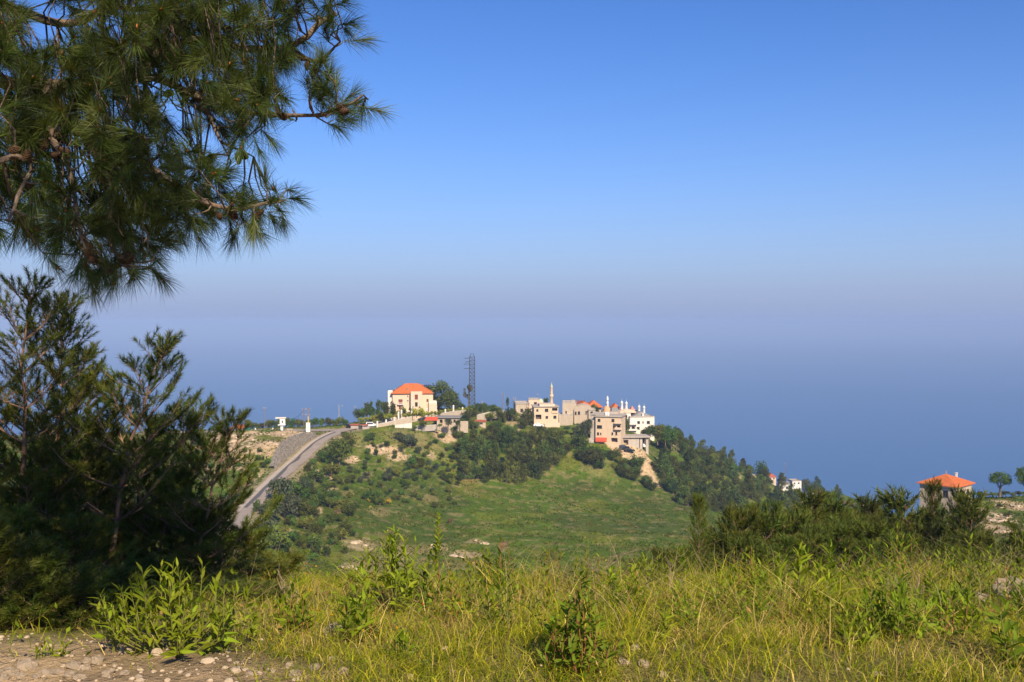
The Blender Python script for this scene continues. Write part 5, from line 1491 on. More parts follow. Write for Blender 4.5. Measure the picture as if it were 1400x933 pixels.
def needles(P, Dr, Ls, tint, nd, nlen, spread, width, seed, droop=0.0, bend=True):
    """needle sprays: P base (n,3), Dr direction (n,3), Ls twig length (n), tint (n,3)"""
    r = np.random.default_rng(seed)
    n = len(P); m = n * nd
    Dr = unit(Dr)
    Dm = np.repeat(Dr, nd, 0); Pm = np.repeat(P, nd, 0)
    u = r.random(m) ** .8
    org = Pm + Dm * (np.repeat(Ls, nd) * u)[:, None]
    ang = r.uniform(spread[0], spread[1], m) * (1.15 - .5 * u)
    q = r.normal(size=(m, 3)); q = unit(q - Dm * (q * Dm).sum(1)[:, None])
    nd_ = Dm * np.cos(ang)[:, None] + q * np.sin(ang)[:, None]
    ln = nlen * r.uniform(.75, 1.15, m)[:, None]
    side = unit(np.cross(nd_, r.normal(size=(m, 3)))) * (width / 2)
    mid = org + nd_ * ln * .55
    tip = org + nd_ * ln; tip[:, 2] -= droop * ln[:, 0]
    mid[:, 2] -= droop * .28 * ln[:, 0]
    c = np.repeat(tint, nd, 0) * r.uniform(.72, 1.3, m)[:, None]
    if bend:
        V_ = np.stack([org - side, org + side, mid + side * .85, mid - side * .85, tip], 1)
        b = np.arange(m)[:, None] * 5
        f4 = b + np.array([[0, 1, 2, 3]]); f3 = b + np.array([[3, 2, 4]])
        return V_.reshape(-1, 3), [f4, f3], np.repeat(c, 5, 0)
    V_ = np.stack([org - side, org + side, tip], 1)
    return V_.reshape(-1, 3), [np.arange(m * 3).reshape(m, 3)], np.repeat(c, 3, 0)

def young_pine(seed, H, spread, whorls=11, per=5, lean=(0, 0), low=.1, twig=1.0, clear=0.0, fork=None):
    """returns (trunk MB, limb MB, shoot base, dir, length) of a young pine with upswept whorled branches"""
    r = random.Random(seed)
    tr = MB(); lb = MB(); SP = []; SD = []; SL = []
    def shoot(p, d, L):
        SP.append(tuple(p)); SD.append(tuple(d)); SL.append(L)
    nseg = 9; tp = []
    wob = [Vector((r.uniform(-1, 1), r.uniform(-1, 1), 0)) * H * .012 for _ in range(nseg + 1)]
    for k in range(nseg + 1):
        f = k / nseg
        tp.append(Vector((lean[0] * f ** 1.5, lean[1] * f ** 1.5, -.2 + (H + .2) * f)) + wob[k] * (1 if k else 0))
    R0 = .011 * H + .008
    tr.tube(tp, [R0 * (1 - .86 * k / nseg) for k in range(nseg + 1)], 8)
    def tpos(f):
        x = f * nseg; i = min(int(x), nseg - 1); return tp[i].lerp(tp[i + 1], x - i)
    def branch(p0, az, el, L, depth=0):
        d = Vector((math.cos(az) * math.cos(el), math.sin(az) * math.cos(el), math.sin(el)))
        n = 6; pts = [p0]; dd = d.copy()
        for k in range(n):
            dd = (dd + Vector((r.uniform(-.13, .13), r.uniform(-.13, .13), .075 + r.uniform(-.06, .07)))).normalized()
            pts.append(pts[-1] + dd * L / n)
        rr = .004 + .0075 * L
        lb.tube(pts, [rr * (1 - .8 * k / n) for k in range(n + 1)], 5)
        ns = max(3, int(L * 9 * twig))
        for k in range(ns):
            f = .22 + .78 * (k + r.random() * .8) / ns
            x = min(f, .999) * n; i = int(x); p = pts[i].lerp(pts[i + 1], x - i); ax = (pts[i + 1] - pts[i]).normalized()
            for s_ in ((-1, 1) if r.random() < .7 else (r.choice((-1, 1)),)):
                q = ax.cross(Vector((0, 0, 1)))
                if q.length < .1: q = Vector((1, 0, 0))
                q.normalize()
                sd = (ax * r.uniform(.5, 1.0) + q * s_ * r.uniform(.35, .9) + Vector((0, 0, r.uniform(.15, .75)))).normalized()
                l2 = (.10 + .30 * L * (1 - f) * r.uniform(.5, 1.2)) if depth == 0 else .1
                tl = min(l2, .45)
                e = p + sd * tl
                lb.tube([p, e], [.004, .002], 3, cap=False)
                k2 = max(1, int(tl / .11))
                for j in range(k2):
                    pj = p.lerp(e, (j + .2) / k2)
                    if j: 
                        s2 = (sd + Vector((r.uniform(-.8, .8), r.uniform(-.8, .8), r.uniform(.1, .8)))).normalized()
                        shoot(pj, s2, r.uniform(.06, .12))
                shoot(p.lerp(e, .35), sd, tl * .65 + r.uniform(.05, .11))
        shoot(pts[-2], (pts[-1] - pts[-2]).normalized() + Vector((0, 0, .3)), (pts[-1] - pts[-2]).length + .12)
    for w in range(whorls):
        f = low + (1 - low - .04) * (w / (whorls - 1)) ** .95
        if f < clear: continue
        L = spread * (1 - f) ** .8 * r.uniform(.8, 1.1) + .16
        a0 = r.uniform(0, 6.28)
        for b in range(per):
            if r.random() < .12: continue
            branch(tpos(f), a0 + 6.283 * b / per + r.uniform(-.35, .35), math.radians(r.uniform(-4, 24) + 30 * f), L * r.uniform(.7, 1.12))
        for b in range(3):
            a = r.uniform(0, 6.28); p = tpos(min(f + r.uniform(0, .06), .98))
            shoot(p, Vector((math.cos(a) * .7, math.sin(a) * .7, .7)), r.uniform(.08, .14))
    top = tpos(1.0)
    for k in range(8):
        a = r.uniform(0, 6.28); p = tpos(.9 + .1 * k / 8)
        shoot(p, Vector((math.cos(a) * .55, math.sin(a) * .55, 1)), r.uniform(.08, .13))
    shoot(top - Vector((0, 0, .05)), Vector((0, 0, 1)), .22)
    return tr, lb, np.array(SP), np.array(SD), np.array(SL)

ZMAX = {}
def finish_pine(t, parts, seed, nd, nlen, width, mat, spread=(.35, .95), scale=1.0, bark='bark_young', bend=False, droop=.05):
    tr, lb, P, Dr, Ls = parts
    r = np.random.default_rng(seed)
    tint = np.ones((len(P), 3)) * r.uniform(.7, 1.3, len(P))[:, None]
    tint[:, 0] *= r.uniform(.85, 1.25, len(P))
    v, f, c = needles(P, Dr, Ls, tint, nd, nlen, spread, width, seed + 1, droop, bend)
    ZMAX[t.name] = float(np.percentile(v[:, 2], 99.9))
    obj('trunk', tr.mesh('pine_trunk', M[bark]), t)
    obj('limbs', lb.mesh('pine_limbs', M[bark]), t)
    o = obj('needles', np_mesh('pine_needles', v, f, M[mat], c), t); o['kind'] = 'stuff'
    return t

# ---- the young pines on the left, just over the edge of the bank
def gpos(px, D, dz=0.0):
    x = (px - PCX) / F * D
    return Vector((x, D, ground(x, D) + dz))
LEFT = [  # px of the foot, D, top py, spread, lean, seed, label
    (22, 8.4, 372, 1.25, (.05, .1), 1, 'tallest young pine with a straight reddish leader on the left'),
    (140, 8.6, 452, 1.35, (.42, .2), 2, 'young pine whose bare forked trunk leans towards the road'),
    (225, 9.6, 545, 1.30, (.25, .1), 3, 'shorter young pine reaching its boughs out over the slope'),
    (70, 8.9, 398, 1.1, (.08, .1), 21, 'young pine with a second straight leader close to the tallest one'),
    (262, 8.7, 556, 1.1, (.3, .1), 22, 'young pine with a lone leader nearest the embankment'),
    (-95, 8.8, 410, 1.35, (-.1, .1), 4, 'young pine half out of view beside the tallest one'),
    (85, 10.4, 470, 1.3, (.1, .2), 5, 'slender young pine standing behind the leaning one'),
    (95, 7.6, 700, 1.0, (.05, -.1), 6, 'low dark young pine in front of the tall ones'),
    (0, 7.3, 690, .95, (.05, -.1), 7, 'low dark bushy pine at the gravel edge'),
    (250, 8.8, 690, 1.05, (.2, .1), 8, 'low spreading pine between the leaning pine and the grass'),
    (310, 9.8, 720, 1.0, (.2, .1), 9, 'lowest spreading pine sapling at the edge of the open grass'),
    (-60, 7.4, 600, 1.2, (0, 0), 10, 'dense low pine beyond the frame edge beside the gravel'),
    (330, 8.4, 770, .95, (.15, .1), 15, 'dark sapling pine at the grass end of the left stand'),
    (190, 7.7, 760, .9, (.1, 0), 16, 'dark bushy sapling at the foot of the forked trunk'),
    (45, 8.0, 640, 1.1, (.1, 0), 17, 'dense shaded pine between the two tall leaders'),
    (130, 7.5, 800, .8, (.1, 0), 18, 'lowest shaded sapling behind the pale stones'),
    (275, 8.0, 790, .85, (.25, 0), 19, 'low shaded sapling behind the rounded shrub'),
    (205, 9.0, 640, 1.15, (.2, .1), 20, 'dense pine filling the gap right of the forked trunk'),
    (15, 6.0, 735, .95, (.05, 0), 23, 'dense dark sapling right behind the rounded boulder'),
    (78, 6.1, 770, .85, (.05, 0), 24, 'dense dark sapling behind the tan stone'),
    (128, 6.5, 775, .85, (.08, 0), 25, 'dense dark sapling behind the whitish stone'),
    (-50, 5.8, 700, 1.0, (.05, 0), 26, 'dense dark sapling beyond the boulder'),
    (185, 6.7, 800, .8, (.1, 0), 27, 'dense dark sapling behind the rounded shrub'),
    (300, 7.2, 800, .9, (.3, 0), 28, 'sapling trailing its boughs towards the grass'),
    (345, 9.0, 755, 1.1, (.3, 0), 29, 'sapling reaching furthest towards the road'),
    (120, 9.4, 600, 1.35, (.1, 0), 30, 'broad shaded pine behind the forked trunk'),
    (170, 11.2, 560, 1.3, (.3, 0), 14, 'shaded pine behind the forked trunk'),
]
for px, D, pyt, sp, lean, seed, lab in LEFT:
    b = gpos(px, D)
    top = at(px, pyt, D).z
    H = top - b.z
    t = thing('young_pine', lab, 'pine tree', b, 0, 'young pines on the left bank')
    parts = young_pine(40 + seed, H, sp * min(1, H / 3.0 + .25), max(7, int(H * 3.6)), 5, lean, .08, 1.15, clear=.30 if seed == 2 else .0)
    finish_pine(t, parts, 900 + seed, 80, .066, .0048, 'needle_young', (.35, 1.15))
    t.scale = (1, 1, H / ZMAX[t.name])

# ---- pines on the slope to the right, twenty to ninety metres off
def pine_proto(seed, H, spread, w, nd, nlen, width):
    t = thing('hillside_pine', 'x', 'pine tree', (0, 0, 0))
    parts = young_pine(seed, H, spread, w, 6, (.1, .1), .03, .5)
    tr, lb, P, Dr, Ls = parts
    return finish_pine(t, (tr, lb, P, Dr, Ls * 1.5), seed + 3, nd, nlen, width, 'needle_mid', (.3, 1.0))
MID = [pine_proto(61, 3.2, 1.35, 12, 30, .115, .014), pine_proto(67, 2.6, 1.45, 10, 30, .12, .015), pine_proto(71, 3.8, 1.0, 13, 30, .11, .013)]
HZ = [ZMAX[m.name] for m in MID]
midspec = []  # px, D, top py, label
mr = random.Random(8)
NAMED = [(960, 17, 672, 2, 'thin young pine with a nearly bare leader above the grass'),
         (1275, 42, 654, 2, 'slender pine rising in front of the left wall of the corner house'),
         (1308, 44, 664, 2, 'slender pine rising in front of the right wall of the corner house'),
         (1322, 40, 672, 0, 'bushy pine covering the right corner of the corner house'),
         (1120, 36, 668, 0, 'golden-tipped pine standing highest among the slope pines'),
         (1145, 38, 676, 0, 'golden-tipped pine beside the highest slope pine'),
         (1200, 52, 676, 0, 'dense dark pine in the middle of the slope pines'),
         (1230, 48, 668, 1, 'dense dark pine left of the corner house'),
         (1010, 26, 690, 1, 'wide dark pine behind the thin bare leader'),
         (1040, 30, 684, 0, 'pointed pine beside the wide dark pine'),
         (905, 22, 748, 1, 'low dark pine where the slope pines meet the meadow'),
         (1398, 24, 712, 0, 'very dark pine at the far right of the bank'),
         (1388, 20, 768, 1, 'low dark pine in front of the very dark one'),
         (1170, 30, 706, 1, 'broad pine under the golden-tipped pair'),
         (1080, 30, 694, 1, 'broad dark pine right of the pointed one')]
NAMED += [(1350, 22, 762, 1, 'low round pine below the bare rocks'), (1365, 26, 750, 0, 'small pointed pine below the bare rocks'), (1425, 22, 728, 1, 'dark pine just past the very dark one'), (1412, 18, 760, 1, 'low dark pine at the foot of the very dark one'),
          (870, 24, 762, 1, 'low spreading pine closest to the meadow'), (925, 19, 752, 0, 'small pointed pine closest to the meadow'), (1340, 30, 728, 0, 'pine just right of the corner house wall')]
for px, D, pt, k, lab in NAMED: midspec.append((px, D, pt, k, lab, None))
for i in range(120):
    px = mr.uniform(880, 1430); D = mr.uniform(15, 62)
    top = np.interp(px, [900, 960, 1010, 1100, 1200, 1330, 1400], [770, 740, 705, 700, 694, 722, 765]) + (60 - D) * .75 + mr.uniform(-14, 18)
    hs = 'short' if mr.random() < .0 else ''
    front = 'near' if D < 30 else ('middle' if D < 45 else 'far')
    zone = 'by the bare rocks' if px > 1330 else ('under the corner house' if px > 1250 else ('left of the corner house' if px > 1180 else ('under the golden-tipped pines' if px > 1090 else ('beside the pointed pine' if px > 1000 else 'behind the bare leader'))))
    kk = mr.randrange(2); front = front + (' bushy' if kk else ' pointed')
    midspec.append((px, D, top, kk, f'{front} dark pine filling the slope {zone}', 'pines filling the near slope'))
used_mid = set()
for px, D, pt, k, lab, grp in midspec:
    b = gpos(px, D, -.1)
    H = at(px, pt, D).z - b.z
    if H < .8: continue
    t = MID[k] if k not in used_mid else copy_tree(MID[k])
    used_mid.add(k)
    if 'group' in t: del t['group']
    tag(t, lab, 'pine tree', grp)
    h0 = HZ[k]
    sc = H / h0
    t.location = b; t.rotation_euler = (0, 0, mr.uniform(0, 6.28)); w = max(sc, .75) * (.55 if k == 2 else 1.0)
    t.scale = (w, w, sc)

# ---- the big pine overhead on the left: only its low boughs hang into view
PT = thing('old_pine', 'old pine hanging long-needled boughs with cones from above', 'pine tree', Vector((-5.2, 3.6, ground(-5.2, 3.6))))
O = PT.location.copy()
tk = MB()
tpts = [Vector((-5.2, 3.6, O.z - .3)), Vector((-5.1, 3.65, 0)), Vector((-4.8, 3.8, 2.0)), Vector((-4.3, 4.0, 4.2)), Vector((-4.2, 4.1, 6.5)), Vector((-4.3, 4.0, 8.2))]
tk.tube([p - O for p in tpts], [.34, .27, .23, .17, .1, .03], 12)
tk.build('trunk', M['bark'], PT)
LIMBS = [  # (px, py, D) paths of boughs seen in the photograph
    [(-430, 120, 4.2), (-120, 90, 4.6), (60, 118, 4.8), (165, 104, 4.9), (192, 106, 4.9), (199, 84, 4.9), (238, 62, 4.9), (275, 56, 4.9), (337, 65, 4.85), (400, 63, 4.8), (432, 28, 4.75), (455, 10, 4.7)],
    [(192, 106, 4.9), (225, 108, 4.8), (263, 128, 4.7), (300, 142, 4.65), (350, 155, 4.6), (425, 158, 4.55), (470, 145, 4.5), (500, 128, 4.5)],
    [(60, 118, 4.8), (90, 160, 4.7), (130, 205, 4.6), (165, 222, 4.5), (195, 215, 4.5), (225, 236, 4.5), (270, 274, 4.45), (324, 288, 4.4), (380, 272, 4.4)],
    [(130, 205, 4.6), (152, 245, 4.5), (157, 280, 4.45), (152, 322, 4.4), (165, 350, 4.35), (195, 362, 4.3)],
    [(-300, 260, 4.0), (-80, 230, 4.2), (20, 215, 4.3), (45, 235, 4.3), (20, 270, 4.25), (10, 300, 4.2)],
    [(-250, 20, 4.6), (0, 15, 4.9), (75, 32, 5.0), (140, 20, 5.1), (230, 5, 5.2), (300, -12, 5.2)],
    [(60, 118, 4.8), (75, 160, 4.6), (70, 190, 4.5), (95, 240, 4.4), (100, 300, 4.35), (112, 345, 4.3), (125, 362, 4.3)],
    [(400, 63, 4.8), (430, 80, 4.7), (452, 70, 4.65), (470, 55, 4.6)],
    [(263, 128, 4.7), (290, 180, 4.7), (320, 200, 4.7), (350, 220, 4.7)],
    [(238, 62, 4.9), (260, 20, 5.0), (330, 0, 5.0), (400, -20, 5.0)],
]
LW = []
for i, path in enumerate(LIMBS):
    pts = _resample([tuple(at(*q)) for q in path], .06)
    r0 = (.050, .020, .026, .017, .026, .036, .022, .014, .012, .018)[i]
    tw = MB()
    wob = np.array([[vnoise(k * .45, 1, 70 + i) - .5, vnoise(k * .45, 5, 80 + i) - .5, vnoise(k * .45, 9, 90 + i) - .5] for k in range(len(pts))]) * .05
    pts = pts + wob
    tw.tube([Vector(p) - O for p in pts], [r0 * (1 - .75 * k / (len(pts) - 1)) for k in range(len(pts))], 8)
    tw.build('bough', M['bark'], PT)
    LW.append(pts)
allw = np.concatenate(LW)
# joins from the trunk to the three boughs that come in from the left
for i, tz in ((0, 2), (4, 1), (5, 3)):
    a = tpts[tz]; b = Vector(LW[i][0])
    MB().tube([a - O, a.lerp(b, .5) + Vector((0, 0, .15)) - O, b - O], [.09, .07, .045], 8).build('bough', M['bark'], PT)
POLY = np.array([(-400, -90), (470, -60), (462, 20), (470, 60), (470, 98), (508, 112), (506, 142), (458, 164), (425, 178), (390, 178), (358, 165), (338, 200), (358, 232), (330, 236), (305, 215), (288, 262), (330, 262), (392, 258), (392, 288), (350, 308), (300, 300), (255, 308), (232, 330), (228, 362), (200, 378), (150, 376), (108, 372), (98, 335), (70, 318), (30, 312), (-60, 310), (-250, 300), (-400, 240)], float)
def in_poly(x, y, P=POLY):
    c = False; j = len(P) - 1
    for i in range(len(P)):
        if (P[i][1] > y) != (P[j][1] > y) and x < (P[j][0] - P[i][0]) * (y - P[i][1]) / (P[j][1] - P[i][1]) + P[i][0]: c = not c
        j = i
    return c
orr = random.Random(21)
SP = []; SD = []; SL = []; TT = []
twig = MB()
pts2 = []
tries = 0
while len(pts2) < 1060 and tries < 40000:
    tries += 1
    x = orr.uniform(-60, 510) if len(pts2) < 760 else orr.uniform(-400, -40); y = orr.uniform(-60, 380)
    if not in_poly(x, y): continue
    # open sky windows in the foliage
    if vnoise(x / 40.0, y / 40.0, 33) < .40 and orr.random() < .9: continue
    D = orr.uniform(4.15, 5.3) if x < 330 else orr.uniform(4.3, 4.9)
    if 150 < x < 405 and abs(y - np.interp(x, [150, 189, 198, 238, 275, 337, 405], [104, 106, 84, 62, 57, 66, 63])) < 17: D = orr.uniform(5.0, 5.5)
    if 215 < x < 330 and abs(y - np.interp(x, [215, 263, 330], [112, 128, 148])) < 11: D = orr.uniform(4.85, 5.3)
    if any(abs(x - a) + abs(y - b) < 12 and abs(D - c) < .35 for a, b, c in pts2): continue
    pts2.append((x, y, D))
for (x, y, D) in pts2:
    p = np.array(at(x, y, D))
    d = np.linalg.norm(allw - p, axis=1)
    k = int(np.argmin(d + (allw[:, 0] > p[0] + .05) * .25))
    q = allw[k]
    L = np.linalg.norm(p - q)
    out = (p - q) / max(L, 1e-6)
    mid = q + (p - q) * .55 + np.array([0, 0, -.04 * L]) + np.array([orr.gauss(0, .12 * L + .01), orr.gauss(0, .12 * L + .01), orr.gauss(0, .10 * L + .01)])
    cv = [q + (p - q) * f_ + np.array([0, 0, -.10 * L * math.sin(f_ * 3.14)]) + np.array([orr.gauss(0, .05 * L), orr.gauss(0, .05 * L), orr.gauss(0, .04 * L)]) * (0 < f_ < 1) for f_ in (0, .3, .55, .8, 1)]
    mid = cv[2]
    twig.tube([Vector(c_) - O for c_ in cv], [.005, .0042, .0036, .003, .0022], 4, cap=False)
    dr = out * .7 + np.array([orr.gauss(.18, .4), orr.gauss(-.05, .4), orr.gauss(-.12, .42)])
    dr /= np.linalg.norm(dr)
    SP.append(p - np.array(O)); SD.append(dr); SL.append(orr.uniform(.05, .11))
    tn = orr.uniform(.65, 1.35); TT.append((tn * orr.uniform(.9, 1.25), tn, tn * orr.uniform(.8, 1.15)))
    if L > .12 and orr.random() < .8:      # a second spray half way along the twig
        m = mid
        dr2 = dr + np.array([orr.gauss(0, .6), orr.gauss(0, .6), orr.gauss(0, .5)])
        SP.append(m - np.array(O)); SD.append(dr2); SL.append(orr.uniform(.05, .09)); TT.append((tn, tn, tn))
tw_o = twig.build('twigs', M['bark'], PT); tw_o['kind'] = 'stuff'
v, f, c = needles(np.array(SP), np.array(SD), np.array(SL), np.array(TT), 104, .125, (.12, 1.0), .0017, 5, .14, True)
nn = obj('needles', np_mesh('old_pine_needles', v, f, M['needle'], c), PT); nn['kind'] = 'stuff'
# reddish buds at the tips of many sprays
bd = MB(); bv = [(0, 0, 1), (1, 0, 0), (0, 1, 0), (-1, 0, 0), (0, -1, 0), (0, 0, -1)]; bf = [(0, 1, 2), (0, 2, 3), (0, 3, 4), (0, 4, 1), (5, 2, 1), (5, 3, 2), (5, 4, 3), (5, 1, 4)]
for k in range(len(SP)):
    if orr.random() > .32: continue
    d_ = Vector(SD[k]).normalized(); e_ = Vector(SP[k]) + d_ * SL[k]; q_ = d_.to_track_quat('Z', 'Y').to_matrix(); s_ = orr.uniform(.7, 1.4)
    bd.add([e_ + q_ @ Vector((v_[0] * .0055 * s_, v_[1] * .0055 * s_, v_[2] * .014 * s_)) for v_ in bv], bf, 0, True)
bo = bd.build('buds', M['bud'], PT); bo['kind'] = 'stuff'
# the crown overhead, out of view, that shades the young pines
SP = []; SD = []; SL = []; TT = []; tw = MB()
cands = 0
while cands < 1400:
    x = orr.uniform(-6.2, .2); y = orr.uniform(1.6, 6.6); z = orr.uniform(1.2, 7.0)
    R = 1.25 * math.sqrt(max(0, 1 - ((z - 3.6) / 3.6) ** 2))
    if ((x + 3.0) / (3.2 * max(R, .3))) ** 2 + ((y - 4.1) / (2.4 * max(R, .3))) ** 2 > 1: continue
    sl = z / y
    if sl < .42 and -.75 < x / y < .75: continue            # keep clear of what the boughs above describe
    dY = 4.6 - y
    if dY > 0:
        k_ = dY / -sun_dir.y; zz = z - sun_dir.z * k_; xx = x - sun_dir.x * k_
        if -.25 < zz < 1.75 and -3.2 < xx < -.35 and orr.random() < .85: continue      # let the sun reach the hanging boughs
    cands += 1
    p = np.array((x, y, z)) - np.array(O)
    a = tpts[2].lerp(tpts[4], min(max((z - 2) / 4.5, 0), 1))
    dr = np.array((x - a.x, y - a.y, orr.gauss(.2, .8))); dr = dr / (np.linalg.norm(dr) + .1) + np.array([orr.gauss(0, .4), orr.gauss(0, .4), orr.gauss(0, .4)])
    SP.append(p); SD.append(dr); SL.append(orr.uniform(.1, .25)); tn = orr.uniform(.7, 1.3); TT.append((tn, tn, tn))
    if cands % 9 == 0: tw.tube([a - O, a.lerp(Vector((x, y, z)), .5) + Vector((0, 0, .15)) - O, Vector((x, y, z)) - O], [.03, .018, .006], 4, cap=False)
for k in range(300):                       # extra out-of-view bough, added over the gravel to shade the saplings
    x = orr.uniform(-2.5, -.55); y = orr.uniform(1.1, 2.4); z = orr.uniform(1.65, 2.45)
    SP.append(np.array((x, y, z)) - np.array(O)); SD.append(np.array((orr.gauss(.3, .7), orr.gauss(-.2, .7), orr.gauss(0, .5)))); SL.append(orr.uniform(.1, .22)); tn = orr.uniform(.7, 1.3); TT.append((tn, tn, tn))
    if k % 10 == 0: tw.tube([Vector((-2.6, 2.2, 2.3)) - O, Vector(((x - 2.6) / 2, (y + 2.2) / 2, 2.3)) - O, Vector((x, y, z)) - O], [.02, .014, .005], 4, cap=False)
tw.tube([tpts[2] - O, Vector((-3.8, 3.0, 2.5)) - O, Vector((-2.6, 2.2, 2.3)) - O, Vector((-1.2, 1.7, 2.15)) - O], [.07, .055, .04, .015], 6, cap=False)  # main limb of the added shading bough
tw.build('upper_and_shade_twigs', M['bark'], PT)
v, f, c = needles(np.array(SP), np.array(SD), np.array(SL), np.array(TT), 46, .16, (.15, 1.1), .0085, 9, .12, False)
nn = obj('upper_and_shade_needles', np_mesh('old_pine_upper_and_shade_needles', v, f, M['needle'], c), PT); nn['kind'] = 'stuff'  # crown needles together with those of the added shading bough
# cones
cm = MB(); rows, per = 9, 8
vs_ = []; 
for i in range(rows * per):
    a = i * 2.39996; h_ = i / (rows * per); z = -.030 + .06 * h_
    R = .021 * math.sin(min(1, .12 + h_ * .9) * math.pi) ** .7 * (1.05 - .35 * h_)
    d = Vector((math.cos(a), math.sin(a), .15)); s_ = Vector((-math.sin(a), math.cos(a), 0)); c0 = Vector((math.cos(a) * R * .7, math.sin(a) * R * .7, z))
    w_ = .0062
    cm.add([c0 - s_ * w_ + Vector((0, 0, -.004)), c0 + s_ * w_ + Vector((0, 0, -.004)), c0 + d * .0085 + Vector((0, 0, .004)), c0 + Vector((0, 0, .009))], [(0, 1, 2), (0, 2, 3), (1, 3, 2)])
cm.lathe([(.002, -.033), (.014, -.022), (.016, -.005), (.011, .015), (.002, .03)], 8)
cone_me = cm.mesh('cone', M['cone'])
CONES = [(235, 42), (243, 38), (252, 42), (236, 38), (228, 46), (395, 84), (384, 92), (371, 108), (364, 100), (420, 90), (412, 78), (400, 74), (386, 78), (388, 160), (470, 152), (466, 146), (326, 217), (331, 213), (75, 212), (86, 206), (92, 209), (140, 205), (150, 200), (206, 290), (216, 286), (212, 300), (168, 358), (158, 364), (150, 370), (176, 352), (120, 348), (128, 356), (116, 362), (318, 292), (350, 296), (356, 291), (300, 296), (230, 128), (142, 28), (170, 62), (178, 108), (60, 200), (20, 205), (36, 212), (183, 186), (200, 222), (120, 172), (60, 170), (310, 40), (268, 92), (430, 98)]
c0_ = None
for (x, y) in CONES:
    p = np.array(at(x, y, 4.6)); k = int(np.argmin(np.abs((allw[:, 0] / allw[:, 1] - p[0] / p[1])) + np.abs(allw[:, 2] / allw[:, 1] - p[2] / p[1])))
    D = allw[k][1] - orr.uniform(.02, .08)
    o = obj('cone', cone_me, PT)
    o.location = at(x, y, D) - O
    sc = orr.uniform(.6, .95); o.scale = (sc,) * 3
    o.rotation_euler = (orr.uniform(1.2, 2.8), orr.uniform(-.6, .6), orr.uniform(0, 6.28))
# ================================================================ the bank in front of the camera
def hit_near(px, py):
    r = ray(px, py); t = r.x / r.y; sl = r.z / r.y
    Yq = np.linspace(3.5, 16, 260)
    hh = height(t * Yq, Yq)
    k = np.where(hh >= sl * Yq)[0]
    y = Yq[k[0]] if len(k) else 9.0
    return Vector((t * y, y, ground(t * y, y)))

# ---- leafy shrubs
def leaf_mesh(name, w, fold, curl, mat, k=0):
    """one lance-shaped leaf, 1 m long along +x (scaled on use)"""
    st = [(0, .02), (.12, .45), (.35, 1.0), (.62, .8), (.85, .38), (1.0, .0)]
    vs_ = []; 
    for x, f in st:
        z = -curl * x * x
        vs_ += [(x, -w * f, z + fold * w * f), (x, 0, z), (x, w * f, z + fold * w * f)]
    fs = []
    for i in range(len(st) - 1):
        a = i * 3
        fs += [(a, a + 1, a + 4, a + 3), (a + 1, a + 2, a + 5, a + 4)]
    v = np.array(vs_)
    cc = np.ones((len(v), 3)); cc[1::3] *= 1.25
    return np_mesh(name, v, np.array(fs), mat, cc, smooth=True)
LEAFS = {}
for mt in ('leaf', 'leaf_dark'):
    LEAFS[mt] = [leaf_mesh('lance_leaf', .125, .35, .25, M[mt]), leaf_mesh('lance_leaf', .15, .5, .45, M[mt]), leaf_mesh('lance_leaf', .115, .25, .08, M[mt])]
LEAFS['broad'] = [leaf_mesh('broad_leaf', .24, .3, .3, M['leaf_dark']), leaf_mesh('broad_leaf', .21, .4, .5, M['leaf_dark'])]
_lv = {}
